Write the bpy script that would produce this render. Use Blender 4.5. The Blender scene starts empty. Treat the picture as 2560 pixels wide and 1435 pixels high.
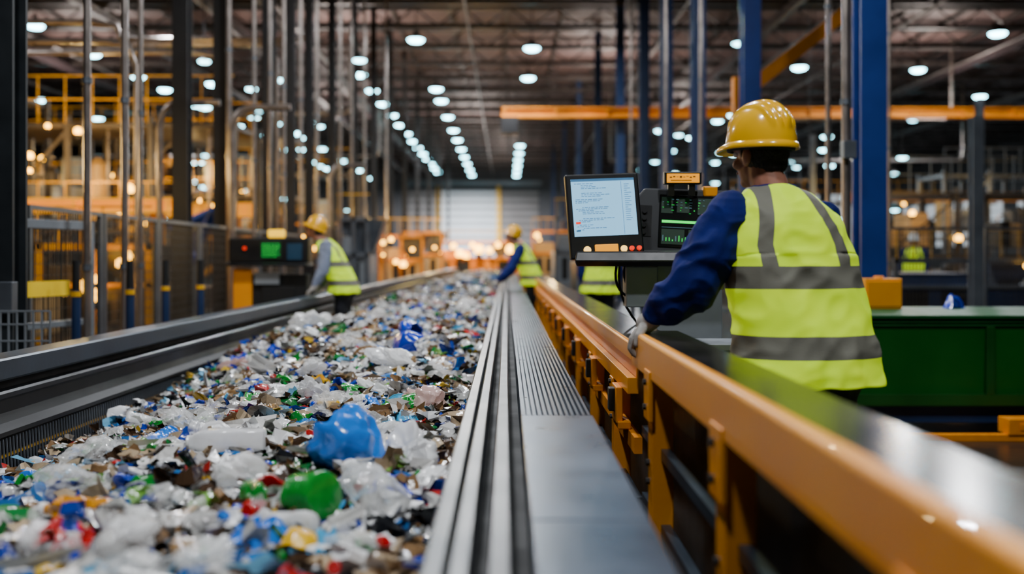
import bpy, math, random, time
import numpy as np
from mathutils import Vector, Matrix, Euler, noise
random.seed(7); np.random.seed(7)
S = bpy.context.scene
COL = bpy.data.collections.new('site')   # linked to the scene at the end

# ------------------------------------------------------------------ materials
def lin(h):
    h = h.lstrip('#'); c = [int(h[i:i+2], 16)/255 for i in (0, 2, 4)]
    return tuple((x/12.92 if x <= .04045 else ((x+.055)/1.055)**2.4) for x in c)
MATS = {}
def pmat(name, hexc, rough=.5, metal=0., var=.18, scale=6., bump=0., bscale=40., emit=0., ecol=None, spec=.5, coat=0., trans=0., alpha=1.):
    if name in MATS: return MATS[name]
    m = bpy.data.materials.new(name); m.use_nodes = True
    nt = m.node_tree; N = nt.nodes; L = nt.links
    b = N['Principled BSDF']; c = lin(hexc)
    tc = N.new('ShaderNodeTexCoord'); nz = N.new('ShaderNodeTexNoise')
    nz.inputs['Scale'].default_value = scale; nz.inputs['Detail'].default_value = 4
    L.new(tc.outputs['Object'], nz.inputs['Vector'])
    r = N.new('ShaderNodeValToRGB'); L.new(nz.outputs['Fac'], r.inputs['Fac'])
    r.color_ramp.elements[0].position = .3; r.color_ramp.elements[1].position = .7
    r.color_ramp.elements[0].color = (*[x*(1-var) for x in c], 1)
    r.color_ramp.elements[1].color = (*[min(1, x*(1+var)) for x in c], 1)
    L.new(r.outputs['Color'], b.inputs['Base Color'])
    mr = N.new('ShaderNodeMapRange'); L.new(nz.outputs['Fac'], mr.inputs['Value'])
    mr.inputs['To Min'].default_value = max(.02, rough*.7); mr.inputs['To Max'].default_value = min(1, rough*1.35)
    L.new(mr.outputs['Result'], b.inputs['Roughness'])
    b.inputs['Metallic'].default_value = metal
    b.inputs['Specular IOR Level'].default_value = spec
    b.inputs['Coat Weight'].default_value = coat
    b.inputs['Transmission Weight'].default_value = trans
    b.inputs['Alpha'].default_value = alpha
    if bump:
        n2 = N.new('ShaderNodeTexNoise'); n2.inputs['Scale'].default_value = bscale; n2.inputs['Detail'].default_value = 5
        L.new(tc.outputs['Object'], n2.inputs['Vector'])
        bp = N.new('ShaderNodeBump'); bp.inputs['Strength'].default_value = bump; bp.inputs['Distance'].default_value = .02
        L.new(n2.outputs['Fac'], bp.inputs['Height']); L.new(bp.outputs['Normal'], b.inputs['Normal'])
    if emit:
        b.inputs['Emission Color'].default_value = (*lin(ecol or hexc), 1)
        b.inputs['Emission Strength'].default_value = emit
    MATS[name] = m; return m

orange = pmat('orange_paint', '#FF9E00', .36, var=.1, scale=3, bump=.03, spec=.4, coat=.15)
orange_d = pmat('orange_paint_worn', '#F59000', .5, var=.22, scale=5, bump=.05, spec=.3)
orange_bg = pmat('orange_frame_paint', '#D08000', .55, var=.25, scale=2, spec=.3)
blue_st = pmat('blue_steel', '#0A3078', .45, var=.2, scale=2)
blue_dk = pmat('dark_blue_steel', '#152E56', .5, var=.2, scale=2)
black_st = pmat('black_steel', '#0B0C10', .5, var=.3, scale=2)
truss_m = pmat('truss_steel', '#35302D', .45, metal=.3, var=.3, scale=2)
brown_st = pmat('brown_grey_steel', '#4A4238', .5, metal=.2, var=.3, scale=2)
grey_st = pmat('grey_steel', '#666C74', .35, metal=.5, var=.2, scale=4)
pipe_m = pmat('galvanised_pipe', '#9A908A', .3, metal=.75, var=.25, scale=5)
pipe_dk = pmat('dark_pipe', '#4A4440', .35, metal=.7, var=.25, scale=5)
rail_g = pmat('rail_grey_paint', '#3C4854', .33, metal=.45, var=.2, scale=4, bump=.03)
rail_lt = pmat('steel_plate', '#4A5768', .3, metal=.55, var=.16, scale=7, bump=.03)
rail_dk = pmat('rail_dark', '#111317', .4, metal=.3, var=.25, scale=4)
rail_mid = pmat('rail_mid', '#22272D', .34, metal=.5, var=.25, scale=4)
rail_c = pmat('centre_rail_steel', '#2B343D', .34, metal=.6, var=.3, scale=6, bump=.02)
rubber = pmat('black_rubber', '#07080A', .7, var=.3)
top_dk = pmat('polished_dark_cap', '#4A4642', .2, metal=.85, var=.35, scale=5, bump=.02)
plastic_dk = pmat('console_plastic', '#0E1013', .38, var=.15)
plastic_gr = pmat('console_grey', '#1C2025', .42, var=.15)
white_box = pmat('light_grey_cabinet', '#7C8288', .45, var=.1)
green_p = pmat('green_paint', '#04580E', .42, var=.15, scale=2, bump=.03)
green_d = pmat('green_paint_dark', '#034A0A', .45, var=.2, scale=2)  # darker green for the container ribs and bottom rail
yel_paint = pmat('yellow_paint', '#F5B400', .4, var=.15)
yel_bg = pmat('yellow_rail_paint', '#D09A00', .5, var=.25, scale=2, spec=.3)
cream = pmat('beige_panel', '#C09A62', .6, var=.3, scale=1.5)
wire_m = pmat('fence_wire', '#4A4640', .45, metal=.5)
def emis(name, hexc, s): return pmat(name, hexc, .4, var=.05, emit=s)
lamp_e = emis('lamp_glow', '#98EEFF', 28)
small_e = emis('small_lamp_glow', '#A0F0FF', 18)
warm_e = pmat('button_amber', '#FFC860', .3, emit=2.5)
warm_e2 = emis('warm_glow_bright', '#FFB42C', 14)
scr_e = emis('screen_blue_white', '#8CCBF2', .95)
ink_e = pmat('screen_ink', '#4A86B8', .5, emit=.15)
grn_e = emis('display_green', '#0CC848', .9)
grn_b = emis('display_green_bright', '#10E850', 1.5)
org_e = emis('display_orange', '#FFA200', .9)
red_e = emis('indicator_red', '#FF3010', 1.0)
scr_dk = pmat('dark_display', '#060B0A', .2, var=.1, coat=.5)
win_e = emis('daylight_panel', '#B8C2CA', .9)

# ------------------------------------------------------------------ builder
class B:
    def __init__(s): s.v = []; s.f = []; s.m = []
    def add(s, vs, fs, mi=0):
        o = len(s.v); s.v += [tuple(v) for v in vs]; s.f += [tuple(i+o for i in f) for f in fs]; s.m += [mi]*len(fs); return s
    def box(s, x0, x1, y0, y1, z0, z1, mi=0, M=None):
        vs = [(x0,y0,z0),(x1,y0,z0),(x1,y1,z0),(x0,y1,z0),(x0,y0,z1),(x1,y0,z1),(x1,y1,z1),(x0,y1,z1)]
        if M is not None: vs = [M @ Vector(v) for v in vs]
        return s.add(vs, [(0,3,2,1),(4,5,6,7),(0,1,5,4),(1,2,6,5),(2,3,7,6),(3,0,4,7)], mi)
    def beam(s, p0, p1, w, h, mi=0):
        p0 = Vector(p0); p1 = Vector(p1); d = (p1-p0); L = d.length; d.normalize()
        up = Vector((0,0,1)) if abs(d.z) < .95 else Vector((0,1,0))
        x = d.cross(up).normalized(); u = x.cross(d)
        M = Matrix((( x.x,d.x,u.x,p0.x),(x.y,d.y,u.y,p0.y),(x.z,d.z,u.z,p0.z),(0,0,0,1)))
        return s.box(-w/2, w/2, 0, L, -h/2, h/2, mi, M)
    def loft(s, rings, mi=0, cap=True, closed=True):
        n = len(rings[0]); vs = [p for r in rings for p in r]; fs = []
        for i in range(len(rings)-1):
            for j in range(n if closed else n-1):
                a = i*n+j; b_ = i*n+(j+1) % n
                fs.append((a, b_, b_+n, a+n))
        if cap and closed:
            fs.append(tuple(reversed(range(n)))); fs.append(tuple(range((len(rings)-1)*n, len(rings)*n)))
        return s.add(vs, fs, mi)
    def cyl(s, p0, p1, r0, r1=None, n=14, mi=0, cap=True):
        r1 = r0 if r1 is None else r1
        return s.tube([p0, p1], [r0, r1], n, mi, cap)
    def tube(s, pts, r, n=12, mi=0, cap=True):
        pts = [Vector(p) for p in pts]
        if not isinstance(r, (list, tuple)): r = [r]*len(pts)
        rings = []; prev = None
        for i, p in enumerate(pts):
            d = (pts[min(i+1, len(pts)-1)]-pts[max(i-1, 0)]).normalized()
            if prev is None:
                a = Vector((0,0,1)) if abs(d.z) < .9 else Vector((1,0,0))
                x = d.cross(a).normalized()
            else:
                x = (prev - d*prev.dot(d)).normalized()
            prev = x; y = d.cross(x)
            rings.append([p+(x*math.cos(t)+y*math.sin(t))*r[i] for t in [2*math.pi*k/n for k in range(n)]])
        return s.loft(rings, mi, cap)
    def sph(s, c, r, n=16, m=10, mi=0, M=None):
        if not isinstance(r, (list, tuple)): r = (r, r, r)
        c = Vector(c); rings = []
        for i in range(m+1):
            t = math.pi*(i+.02*(i == 0)-.02*(i == m))/m
            ring = []
            for k in range(n):
                a = 2*math.pi*k/n
                p = Vector((r[0]*math.sin(t)*math.cos(a), r[1]*math.sin(t)*math.sin(a), -r[2]*math.cos(t)))
                if M is not None: p = M @ p
                ring.append(c+p)
            rings.append(ring)
        return s.loft(rings, mi)
    def cap_(s, p0, p1, r0, r1=None, n=14):
        r1 = r0 if r1 is None else r1
        s.cyl(p0, p1, r0, r1, n); s.sph(p0, r0, n, 8); s.sph(p1, r1, n, 8); return s
    def mesh(s, name, mats, smooth=False, sharp=40):
        me = bpy.data.meshes.new(name); me.from_pydata(s.v, [], s.f)
        for m in mats: me.materials.append(m)
        me.polygons.foreach_set('material_index', s.m)
        if smooth:
            me.polygons.foreach_set('use_smooth', [True]*len(s.f))
            if sharp < 180: me.set_sharp_from_angle(angle=math.radians(sharp))
        me.update(); return me
    def obj(s, name, mats, parent=None, loc=(0,0,0), rot=(0,0,0), smooth=False, bevel=0, sharp=40, **kw):
        if not isinstance(mats, (list, tuple)): mats = [mats]
        return mk(name, s.mesh(name, mats, smooth, sharp), parent, loc, rot, bevel, **kw)
def mk(name, me, parent=None, loc=(0,0,0), rot=(0,0,0), bevel=0, **kw):
    o = bpy.data.objects.new(name, me); COL.objects.link(o)
    o.location = loc; o.rotation_euler = rot
    if parent: o.parent = parent
    if bevel:
        b = o.modifiers.new('bevel', 'BEVEL'); b.width = bevel; b.segments = 2; b.limit_method = 'ANGLE'
    for k, v in kw.items(): o[k] = v
    return o
def thing(name, loc=(0,0,0), rot=(0,0,0), **kw):
    return mk(name, None, None, loc, rot, **kw)

# ------------------------------------------------------------------ room shell
def surf_mat(name, c1, c2, kind, scale, rough, bump=.3, axis=0, metal=0.):
    m = bpy.data.materials.new(name); m.use_nodes = True; nt = m.node_tree; N = nt.nodes; L = nt.links
    b = N['Principled BSDF']; tc = N.new('ShaderNodeTexCoord')
    nz = N.new('ShaderNodeTexNoise'); nz.inputs['Scale'].default_value = .6; nz.inputs['Detail'].default_value = 6
    L.new(tc.outputs['Object'], nz.inputs['Vector'])
    mx = N.new('ShaderNodeMix'); mx.data_type = 'RGBA'
    mx.inputs[6].default_value = (*lin(c1), 1); mx.inputs[7].default_value = (*lin(c2), 1)
    L.new(nz.outputs['Fac'], mx.inputs[0]); L.new(mx.outputs[2], b.inputs['Base Color'])
    b.inputs['Roughness'].default_value = rough; b.inputs['Metallic'].default_value = metal
    if kind == 'wave':
        w = N.new('ShaderNodeTexWave'); w.bands_direction = 'XYZ'[axis]; w.inputs['Scale'].default_value = scale
        L.new(tc.outputs['Object'], w.inputs['Vector'])
        h = w.outputs['Fac']
        mx2 = N.new('ShaderNodeMix'); mx2.data_type = 'RGBA'; mx2.blend_type = 'MULTIPLY'; mx2.inputs[0].default_value = .7
        L.new(mx.outputs[2], mx2.inputs[6]); L.new(w.outputs['Color'], mx2.inputs[7]); L.new(mx2.outputs[2], b.inputs['Base Color'])
    else:
        n2 = N.new('ShaderNodeTexNoise'); n2.inputs['Scale'].default_value = scale; n2.inputs['Detail'].default_value = 6
        L.new(tc.outputs['Object'], n2.inputs['Vector']); h = n2.outputs['Fac']
    bp = N.new('ShaderNodeBump'); bp.inputs['Strength'].default_value = bump; bp.inputs['Distance'].default_value = .05
    L.new(h, bp.inputs['Height']); L.new(bp.outputs['Normal'], b.inputs['Normal'])
    return m
floor_m = surf_mat('concrete_floor', '#18191B', '#332F2B', 'noise', 12, .28, .1)
ceil_m = surf_mat('corrugated_roof', '#7A6058', '#42363A', 'wave', 1.2, .6, .5, 1)
wall_m = surf_mat('corrugated_wall', '#6C6C74', '#544E4C', 'wave', 2., .6, .3, 0)
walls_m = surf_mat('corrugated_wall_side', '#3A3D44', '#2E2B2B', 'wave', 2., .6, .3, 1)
door_m = surf_mat('roller_door_slats', '#F0F4F8', '#D8E0E8', 'wave', .5, .5, .3, 2)
panel_m = surf_mat('translucent_panel', '#9B9898', '#7F7470', 'wave', .5, .6, .3, 2)
HX = 34; HY0 = -10; HY1 = 90; HZ = 10
st = dict(kind='structure')
B().box(-HX, HX, HY0, HY1, -.2, 0).obj('floor', floor_m, label='dark polished concrete factory floor', category='floor', **st)
B().box(-HX, HX, HY0, HY1, HZ, HZ+.2).obj('ceiling', ceil_m, label='corrugated metal factory roof deck', category='ceiling', **st)
B().box(-HX, HX, HY1, HY1+.2, 0, HZ).obj('wall_back', wall_m, label='grey corrugated end wall of the hall', category='wall', **st)
B().box(-HX, HX, HY0-.2, HY0, 0, HZ).obj('wall_front', wall_m, label='grey corrugated wall of the hall', category='wall', **st)
B().box(-HX-.2, -HX, HY0, HY1, 0, HZ).obj('wall_left', walls_m, label='dark corrugated side wall of the hall', category='wall', **st)
B().box(HX, HX+.2, HY0, HY1, 0, HZ).obj('wall_right', walls_m, label='dark corrugated side wall of the hall', category='wall', **st)
B().box(-5.9, -.9, HY1-.12, HY1-.02, 0, 7.4).obj('door_1', door_m, label='white slatted roller shutter door in the end wall', category='door', **st)
for i, (a, c) in enumerate(((-8.9, -6.3), (-.5, 2.9))):
    B().box(a, c, HY1-.1, HY1-.02, 0, 7.4).obj('window_%d' % (i+1), panel_m, label='grey slatted light panel beside the shutter door', category='window', **st)
for i, x in enumerate((-6.1, -.7)):
    B().box(x-.18, x+.18, HY1-.3, HY1-.02, 0, 7.8).obj('trim_%d' % (i+1), yel_paint, label='yellow painted shutter door jamb', category='door trim', **st)
B().box(-9.2, 3.2, HY1-.3, HY1-.02, 7.8, 8.3).obj('trim_3', grey_st, label='grey steel lintel above the shutter door', category='door trim', **st)
for i in range(6):
    y0 = 30+i*9.5
    B().box(HX-.1, HX-.02, y0, y0+7.5, 2.2, 5.6).obj('window_%d' % (i+3), win_e, label='pale daylight panel in the side wall', category='window', **st)
for i in range(5):
    B().box(11.5+i*4.4, 15+i*4.4, HY1-.1, HY1-.02, 2.5, 7).obj('window_%d' % (9+i), win_e, label='pale daylight panel in the end wall', category='window', **st)

def truss(y, z=9.05):
    b = B()
    b.box(-HX+.1, HX-.1, y-.08, y+.08, z+.62, z+.76); b.box(-HX+.1, HX-.1, y-.09, y+.09, z-.02, z+.13)
    x = -HX+.5; k = 0
    while x < HX-1.2:
        b.beam((x, y, z+.07 if k % 2 else z+.7), (x+.8, y, z+.7 if k % 2 else z+.07), .05, .05); x += .8; k += 1
    return b.mesh('roof_truss', [truss_m])
tm = truss(0)
for i in range(26):
    mk('roof_truss', tm, loc=(0, 8+i*3.2, 0), label='dark steel lattice roof truss spanning the hall', category='roof truss', group='roof trusses')
pm_ = B().box(-.05, .05, 2, HY1-.4, 0, .12).mesh('roof_purlin', [truss_m])
for i in range(33):
    mk('roof_purlin', pm_, loc=(-32+i*2, 0, HZ-.15), label='slim steel purlin under the roof deck', category='roof purlin', group='roof purlins')
girder_m = pmat('girder_brown', '#33282A', .5, var=.3)
for x in (-24, -17.5, -12.6, -8.8, -7.2, 8.6, 18, 24):
    B().box(-.1, .1, 4, HY1-.4, 0, .24).obj('roof_girder', girder_m, loc=(x, 0, 8.76), label='dark brown steel roof girder running along the hall', category='roof girder', group='roof girders')
for x, z, r in ((-26, 8.5, .05), (-19, 8.3, .05), (-15.6, 8.6, .04), (-11.6, 8.4, .05), (-8.2, 8.1, .04), (-6.6, 8.5, .05), (-1.2, 8.6, .03), (5.2, 8.6, .03), (9.4, 8.3, .04), (12.4, 8.6, .04), (16.8, 8.5, .04), (22, 8.3, .05)):
    b = B().cyl((0, 6, 0), (0, HY1-1, 0), r, n=10)
    y = 8.0
    while y < 88: b.box(-.01, .01, y-.01, y+.01, 0, 9.05-z); y += 3.2
    b.obj('roof_pipe', pipe_dk, loc=(x, 0, z), smooth=True, label='dark metal pipe hung below the roof trusses', category='pipe', group='roof pipes')
for x0, x1, y, z in ((-16, -5, 25.5, 6.9), (-18, -5.5, 35.2, 6.4), (-13, -4.6, 21.4, 5.9), (5, 17, 38, 6.6), (-20, -6, 47, 6.1), (5, 22, 48, 6.0)):
    b = B().tube([(x0, 0, 0), (x1-.3, 0, 0), (x1-.1, 0, .06), (x1, 0, .3), (x1, 0, HZ-z-.3)], .06, 10); b.tube([(x0, 0, 0), (x0, 0, HZ-z-.3)], .03, 8)
    b.obj('cross_pipe', pipe_m, loc=(0, y, z), smooth=True, label='galvanised cross pipe hanging from the roof', category='pipe', group='cross pipes')

def ringz(r, z, n=16): return [Vector((r*math.cos(2*math.pi*k/n), r*math.sin(2*math.pi*k/n), z)) for k in range(n)]
hb = B().loft([ringz(r, z) for r, z in ((.27, 0), (.25, .06), (.14, .14), (.07, .18), (.07, .3))])
housing_me = hb.mesh('lamp_housing', [black_st], True)
lb = B().loft([ringz(r, z) for r, z in ((.26, .01), (.25, -.03), (.19, -.08), (.1, -.10))])
lens_me = lb.mesh('lamp_lens', [lamp_e], True)
LAB = 'round high-bay lamp glowing cool white under the roof'
farm = {}
def lamp_far_mesh(rl, mat=lamp_e):
    k = (round(rl, 1), mat.name)
    if k not in farm:
        fb = B(); fb.v = list(hb.v); fb.f = list(hb.f); fb.m = list(hb.m); fb.add(lb.v, lb.f, 1); fb.cyl((0,0,.3), (0,0,k[0]), .015, n=6)
        farm[k] = fb.mesh('high_bay_lamp', [black_st, mat], True)
    return farm[k]
rodm = {}
def lamp(x, y, z=8.3):
    kw = dict(label=LAB, category='ceiling lamp', group='high-bay lamps'); rl = round(HZ-z-.05, 1)
    if y < 46:
        t = thing('high_bay_lamp', (x, y, z), **kw)
        if rl not in rodm: rodm[rl] = B().cyl((0,0,.3), (0,0,rl), .018, n=6).mesh('hanging_rod', [black_st])
        mk('lamp_housing', housing_me, t); mk('lamp_lens', lens_me, t); mk('hanging_rod', rodm[rl], t)
    else: mk('high_bay_lamp', lamp_far_mesh(rl), loc=(x, y, z), **kw)
for i in range(13): lamp(-14.2, 30+i*3.8+(i % 3)*.4)
for i in range(13): lamp(-5.6, 38+i*3.6)
for y in (31.9, 41.2, 44.3, 49.4, 54.5, 59, 64, 69, 74, 79, 84): lamp(-2.9, y)
for y in (33.2, 38.7, 62, 66.5, 71, 75.5, 80, 84.5): lamp(.85, y)
for i in range(9): lamp(15.3, 31+i*6.0)
for i in range(8): lamp(10.3, 35+i*6.8, 8.0)
for i in range(7): lamp(20.5, 36+i*7.1)
for i in range(8): lamp(-20.5, 38+i*6)
for i in range(7): lamp(-10.6, 36+i*7.1, 7.6)
random.seed(41)
for i in range(110):
    sgn = -1 if i < 56 else 1
    y = random.uniform(22, 80); x = random.uniform(4.9, 13)*y/34*sgn*(1 if sgn < 0 else 1.05)
    if abs(x) > 31: x = sgn*random.uniform(10, 30)
    z = random.choice((2.8, 3.4, 3.8, 4.2, 4.6, 5.0, 5.5, 6.0, 6.6))
    c = mk('pendant_lamp', lamp_far_mesh((HZ-z-.05)/.6, small_e), loc=(x, y, z), label='small round pendant lamp glowing white over a side aisle', category='ceiling lamp', group='pendant lamps')
    c.scale = (.6, .6, .6)

# ------------------------------------------------------------------ columns
def column(x, y, w, mat, label, top=HZ-.01, name='steel_column', group='steel columns'):
    t = thing(name, (x, y, 0), label=label, category='column', group=group)
    h = w/2; k = w*.12
    B().box(-h, h, -h, -h+k, .02, top).box(-h, h, h-k, h, .02, top).box(-k/2, k/2, -h+k, h-k, .02, top).obj('shaft', mat, t)
    B().box(-h*1.5, h*1.5, -h*1.5, h*1.5, 0, .03).obj('base_plate', black_st, t)
    return t
for i, y in enumerate((9.6, 14.3, 18.2, 21.8, 25.3, 30.6, 38, 48, 60, 74)):
    column(3.5, y, .25, blue_st if i < 2 else blue_dk, 'tall blue painted steel I-section column' if i < 2 else 'tall dark blue steel column', group='blue steel columns')
for y in (12.9, 14.7, 17.6, 19.4, 21.2, 24, 27.5, 31.5, 36, 41, 47, 54, 62, 72):
    column(-4.2, y, .2 if y < 18 else .16, black_st, 'tall black steel I-section column', group='black steel columns')
column(-3.25, 6.45, .2, pmat('dark_grey_frame', '#1C2226', .5), 'dark grey steel column beside the conveyor')
for x, y in ((5.66, 12), (9.5, 20), (8, 26)):
    column(x, y, .13, grey_st, 'slender grey steel post', top=3.0 if x < 6 else 4.5, name='support_post', group='grey support posts')
def conduit(pts, r, label='thin galvanised vertical conduit pipe'):
    o = Vector(pts[0]); P = [Vector(p)-o for p in pts]
    ob = thing('conduit_pipe', o, label=label, category='pipe', group='conduit pipes')
    B().tube(P, r, 10).obj('pipe', pipe_m, ob, smooth=True)
    L = 1.2; n = 0
    cm = B().cyl((0,0,0), (0,0,.05), r*1.35, n=10).mesh('pipe_clamp', [grey_st])
    while L < (P[1]-P[0]).length-.3 and n < 3:
        mk('pipe_clamp', cm, ob, loc=(0, 0, L)); L += 1.5; n += 1
for x, y, r in ((-3.37, 8.0, .03), (-3.45, 9.0, .032), (-3.6, 9.8, .022), (-3.9, 14.0, .035), (-3.7, 14.6, .028), (-3.75, 15.8, .03), (-3.8, 17, .03), (-3.8, 18.4, .03), (-3.9, 20.5, .035), (-3.5, 21, .03), (-3.6, 23.2, .03), (-3.7, 26, .035), (-3.5, 29, .04), (3.1, 9.1, .035), (3.2, 9.3, .02), (3.75, 11.6, .03), (5.0, 13, .02), (3.2, 16.4, .03), (3.2, 20, .03), (3.0, 24, .03)):
    conduit([(x, y, 0), (x, y, HZ-.01)], r)
for x, y in ((-3.75, 13.6), (-4.6, 13.2), (-3.9, 22)):
    conduit([(x, y, 0), (x, y, 3.0)]+[(x+.25*(1-math.cos(t)), y, 3.0+.35*math.sin(t)) for t in [k*math.pi/12 for k in range(1, 7)]]+[(x+.8, y, 3.36)], .045, 'galvanised pipe bending over at the top')
for z, y in ((4.15, 12.0), (4.0, 12.4), (4.6, 16), (5.6, 20)):
    B().tube([(-9, 0, z), (-5.0, 0, z), (-4.7, 0, z-.05), (-4.6, 0, z-.3), (-4.6, 0, 0)], .035, 10).obj('conduit_pipe', pipe_m, loc=(0, y, 0), smooth=True, label='horizontal galvanised conduit turning down to the floor', category='pipe', group='horizontal conduits')
B().box(-.06, .06, -.05, .05, 0, .16).obj('junction_box', grey_st, loc=(3.1, 9.02, 2.2), bevel=.005, label='small grey electrical junction box on a pipe', category='junction box')
B().box(-.05, .05, -.04, .04, 0, .2).obj('junction_box', grey_st, loc=(-3.16, 6.3, .95), bevel=.005, label='small grey electrical switch box on the column', category='junction box')

# ------------------------------------------------------------------ conveyor (main)
Y0, Y1 = .3, 46
conv = thing('conveyor', (0, 0, 0), label='long waste sorting conveyor with dark side rails', category='conveyor')
B().box(-2.24, -.1, Y0, Y1, .24, .30).obj('belt', rubber, conv)
def extr(prof, y0, y1, mi=0, b=None):
    b = b or B(); return b.loft([[Vector((x, y0, z)) for x, z in prof], [Vector((x, y1, z)) for x, z in prof]], mi)
extr([(-2.40,.75),(-2.25,.75),(-2.24,.76),(-2.24,.842),(-2.25,.85),(-2.40,.85)], Y0, Y1).obj('side_rail', rail_g, conv, label='blue-grey top side rail')
extr([(-2.36,.70),(-2.30,.70),(-2.30,.75),(-2.36,.75)], Y0, Y1).obj('rail_web', rubber, conv)
extr([(-2.36,.665),(-2.245,.665),(-2.235,.675),(-2.235,.695),(-2.245,.705),(-2.36,.705)], Y0, Y1).obj('rail_lip', rail_mid, conv)
extr([(-2.36,.50),(-2.25,.50),(-2.20,.515),(-2.20,.535),(-2.25,.56),(-2.27,.60),(-2.27,.665),(-2.36,.665)], Y0, Y1).obj('lower_side_beam', rail_dk, conv)
extr([(-2.36,.28),(-2.28,.28),(-2.26,.50),(-2.34,.50)], Y0, Y1).obj('back_plate', rubber, conv)
b = B(); y = 1.6
while y < 13:
    b.beam((-2.19, y, .30), (-2.205, y, .505), .006, .006); y += .03
b.obj('wire_skirt', grey_st, conv, kind='stuff')
B().box(-2.225, -2.21, 1.4, 30, .42, .43).obj('yellow_strip', yel_paint, conv)
extr([(-.14,.30),(-.102,.30),(-.102,.792),(-.106,.80),(-.134,.80),(-.14,.792)], Y0, Y1).obj('guide_rail', rail_c, conv, label='worn dark steel guide rail')
extr([(-.102,.5),(-.094,.5),(-.094,.77),(-.102,.77)], Y0, Y1).obj('rail_groove', rubber, conv)
extr([(-.094,.5),(-.060,.5),(-.060,.790),(-.064,.80),(-.090,.80),(-.094,.795)], Y0, Y1).obj('guide_rail', rail_c, conv, label='worn dark steel guide rail')
extr([(-.06,.5),(-.030,.5),(-.030,.715),(-.06,.715)], Y0, Y1).obj('rail_groove', rubber, conv)
extr([(-.030,.5),(.008,.5),(.008,.790),(.004,.798),(-.026,.798),(-.030,.790)], Y0, Y1).obj('guide_rail', rail_mid, conv, label='worn dark steel guide rail')
extr([(.008,.5),(.046,.5),(.046,.705),(.008,.705)], Y0, Y1).obj('rail_groove', rubber, conv)
ribs_m = pmat('ribbed_plate', '#3E4A58', .3, metal=.55, var=.2, scale=6, bump=.03)
nr = 13; wv = (.275-.046)/nr
prof_r = ([(.046,.72)]+sum([[(.046+i*wv+.002,.80),(.046+i*wv+wv*.58,.80),(.046+i*wv+wv*.64,.786),(.046+i*wv+wv*.96,.786)] for i in range(nr)], [])+[(.275,.786),(.275,.72)])[::-1]
for a, c in ((3.17, 5.6), (5.61, 9.0), (9.01, 14), (14.01, 20), (20.01, Y1)):
    extr(prof_r, a, c).obj('cover_plate', ribs_m, conv, label='ribbed steel cover plate')
B().box(.046, .275, 1.9, 3.16, .72, .801).obj('cover_plate', rail_lt, conv, bevel=.004, label='smooth steel cover plate')
B().box(.046, .275, Y0, 1.895, .72, .801).obj('cover_plate', rail_lt, conv, bevel=.004, label='smooth steel cover plate')
extr([(.06,.30),(.255,.30),(.255,.72),(.06,.72)], Y0, Y1).obj('frame_panel', rail_dk, conv)
for k in range(15):
    yy = 1+k*3
    for x in (-2.32, .1): B().box(x-.05, x+.05, yy-.05, yy+.05, 0, .3).obj('leg', rail_dk, conv)
# ------------------------------------------------------------------ orange guard rails
gr = thing('guard_rail', (0, 0, 0), label='orange steel guard rail with worn metal cap', category='guard rail')
B().box(.480, .625, .35, 3.62, 1.022, 1.036).obj('top_cap', top_dk, gr, bevel=.004)
b = B()
extr([(.455,.916),(.60,.916),(.60,.924),(.468,.924),(.468,1.012),(.632,1.012),(.632,1.022),(.482,1.036),(.464,1.036),(.458,1.033),(.455,1.026)], .35, 3.62, 0, b)
b.obj('beam', orange, gr, bevel=.002)
boltm = B().cyl((.0, 0, 0), (-.012, 0, 0), .011, n=6).mesh('bolt', [black_st])
for yy in (1.1, 2.15, 3.2):
    B().box(.462, .53, yy-.045, yy+.045, 0, .918).box(.450, .463, yy-.06, yy+.06, .78, .94).box(.455,.54,yy-.06,yy+.06,0,.015).obj('post', orange, gr, bevel=.003)
    for z in (.90, .82, .64, .58): mk('bolt', boltm, gr, loc=(.452 if z > .8 else .462, yy+.015, z))
for z in (.66, .42, .16): B().box(.49, .52, .4, 3.6, z, z+.035).obj('lower_strut', rail_g, gr)
g2 = thing('guard_rail', (0, 3.66, 0), label='long orange steel guard rail running beside the conveyor', category='guard rail')
LL = 36
B().box(.475, .66, 0, LL, .976, .988).obj('top_cap', top_dk, g2)
b = B()
extr([(.458,.925),(.475,.925),(.475,.965),(.655,.965),(.655,.978),(.475,.986),(.462,.986),(.458,.98)], 0, LL, 0, b)
extr([(.478,.86),(.486,.86),(.486,.925),(.478,.925)], 0, LL, 0, b)
extr([(.446,.80),(.486,.80),(.486,.86),(.446,.86)], 0, LL, 0, b)
b.obj('beam', orange, g2, bevel=.002)
B().box(.47, .50, 0, LL, .58, .64).obj('lower_beam', orange_d, g2)
B().box(.48, .50, 0, LL, .38, .42).obj('lower_beam', rail_g, g2)
for k in range(22):
    yy = .55+k*1.1 if k < 12 else .55+12*1.1+(k-12)*2.1
    B().box(.450, .52, yy-.045, yy+.045, 0, .82).box(.442,.451,yy-.06,yy+.06,.68,.80).obj('post', orange, g2, bevel=.003)
    if k < 10:
        for z in (.78, .73, .63): mk('bolt', boltm, g2, loc=(.444 if z > .7 else .45, yy+.01, z))
        B().box(.425, .45, yy-.36, yy-.20, .66, .80).box(.43,.48,yy-.38,yy-.18,.64,.67).obj('bracket', orange_d, g2, bevel=.004)
        B().box(.402, .428, yy-.31, yy-.25, .70, .79).obj('clamp_handle', rubber, g2, bevel=.004)
B().box(.60, .64, .4, 34, .05, .84).obj('machine_base', pmat('dark_casing', '#1A1D22', .4, metal=.4), label='black machine casing behind the orange rail', category='machine casing')
for x, z in ((.40, .12), (.37, .20), (.41, .30), (.34, .08)): B().cyl((x, .5, z), (x, 14, z), .014, n=8).obj('cable_pipe', pipe_m, smooth=True, label='thin metal pipe running along the conveyor base', category='pipe', group='base pipes')

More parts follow.
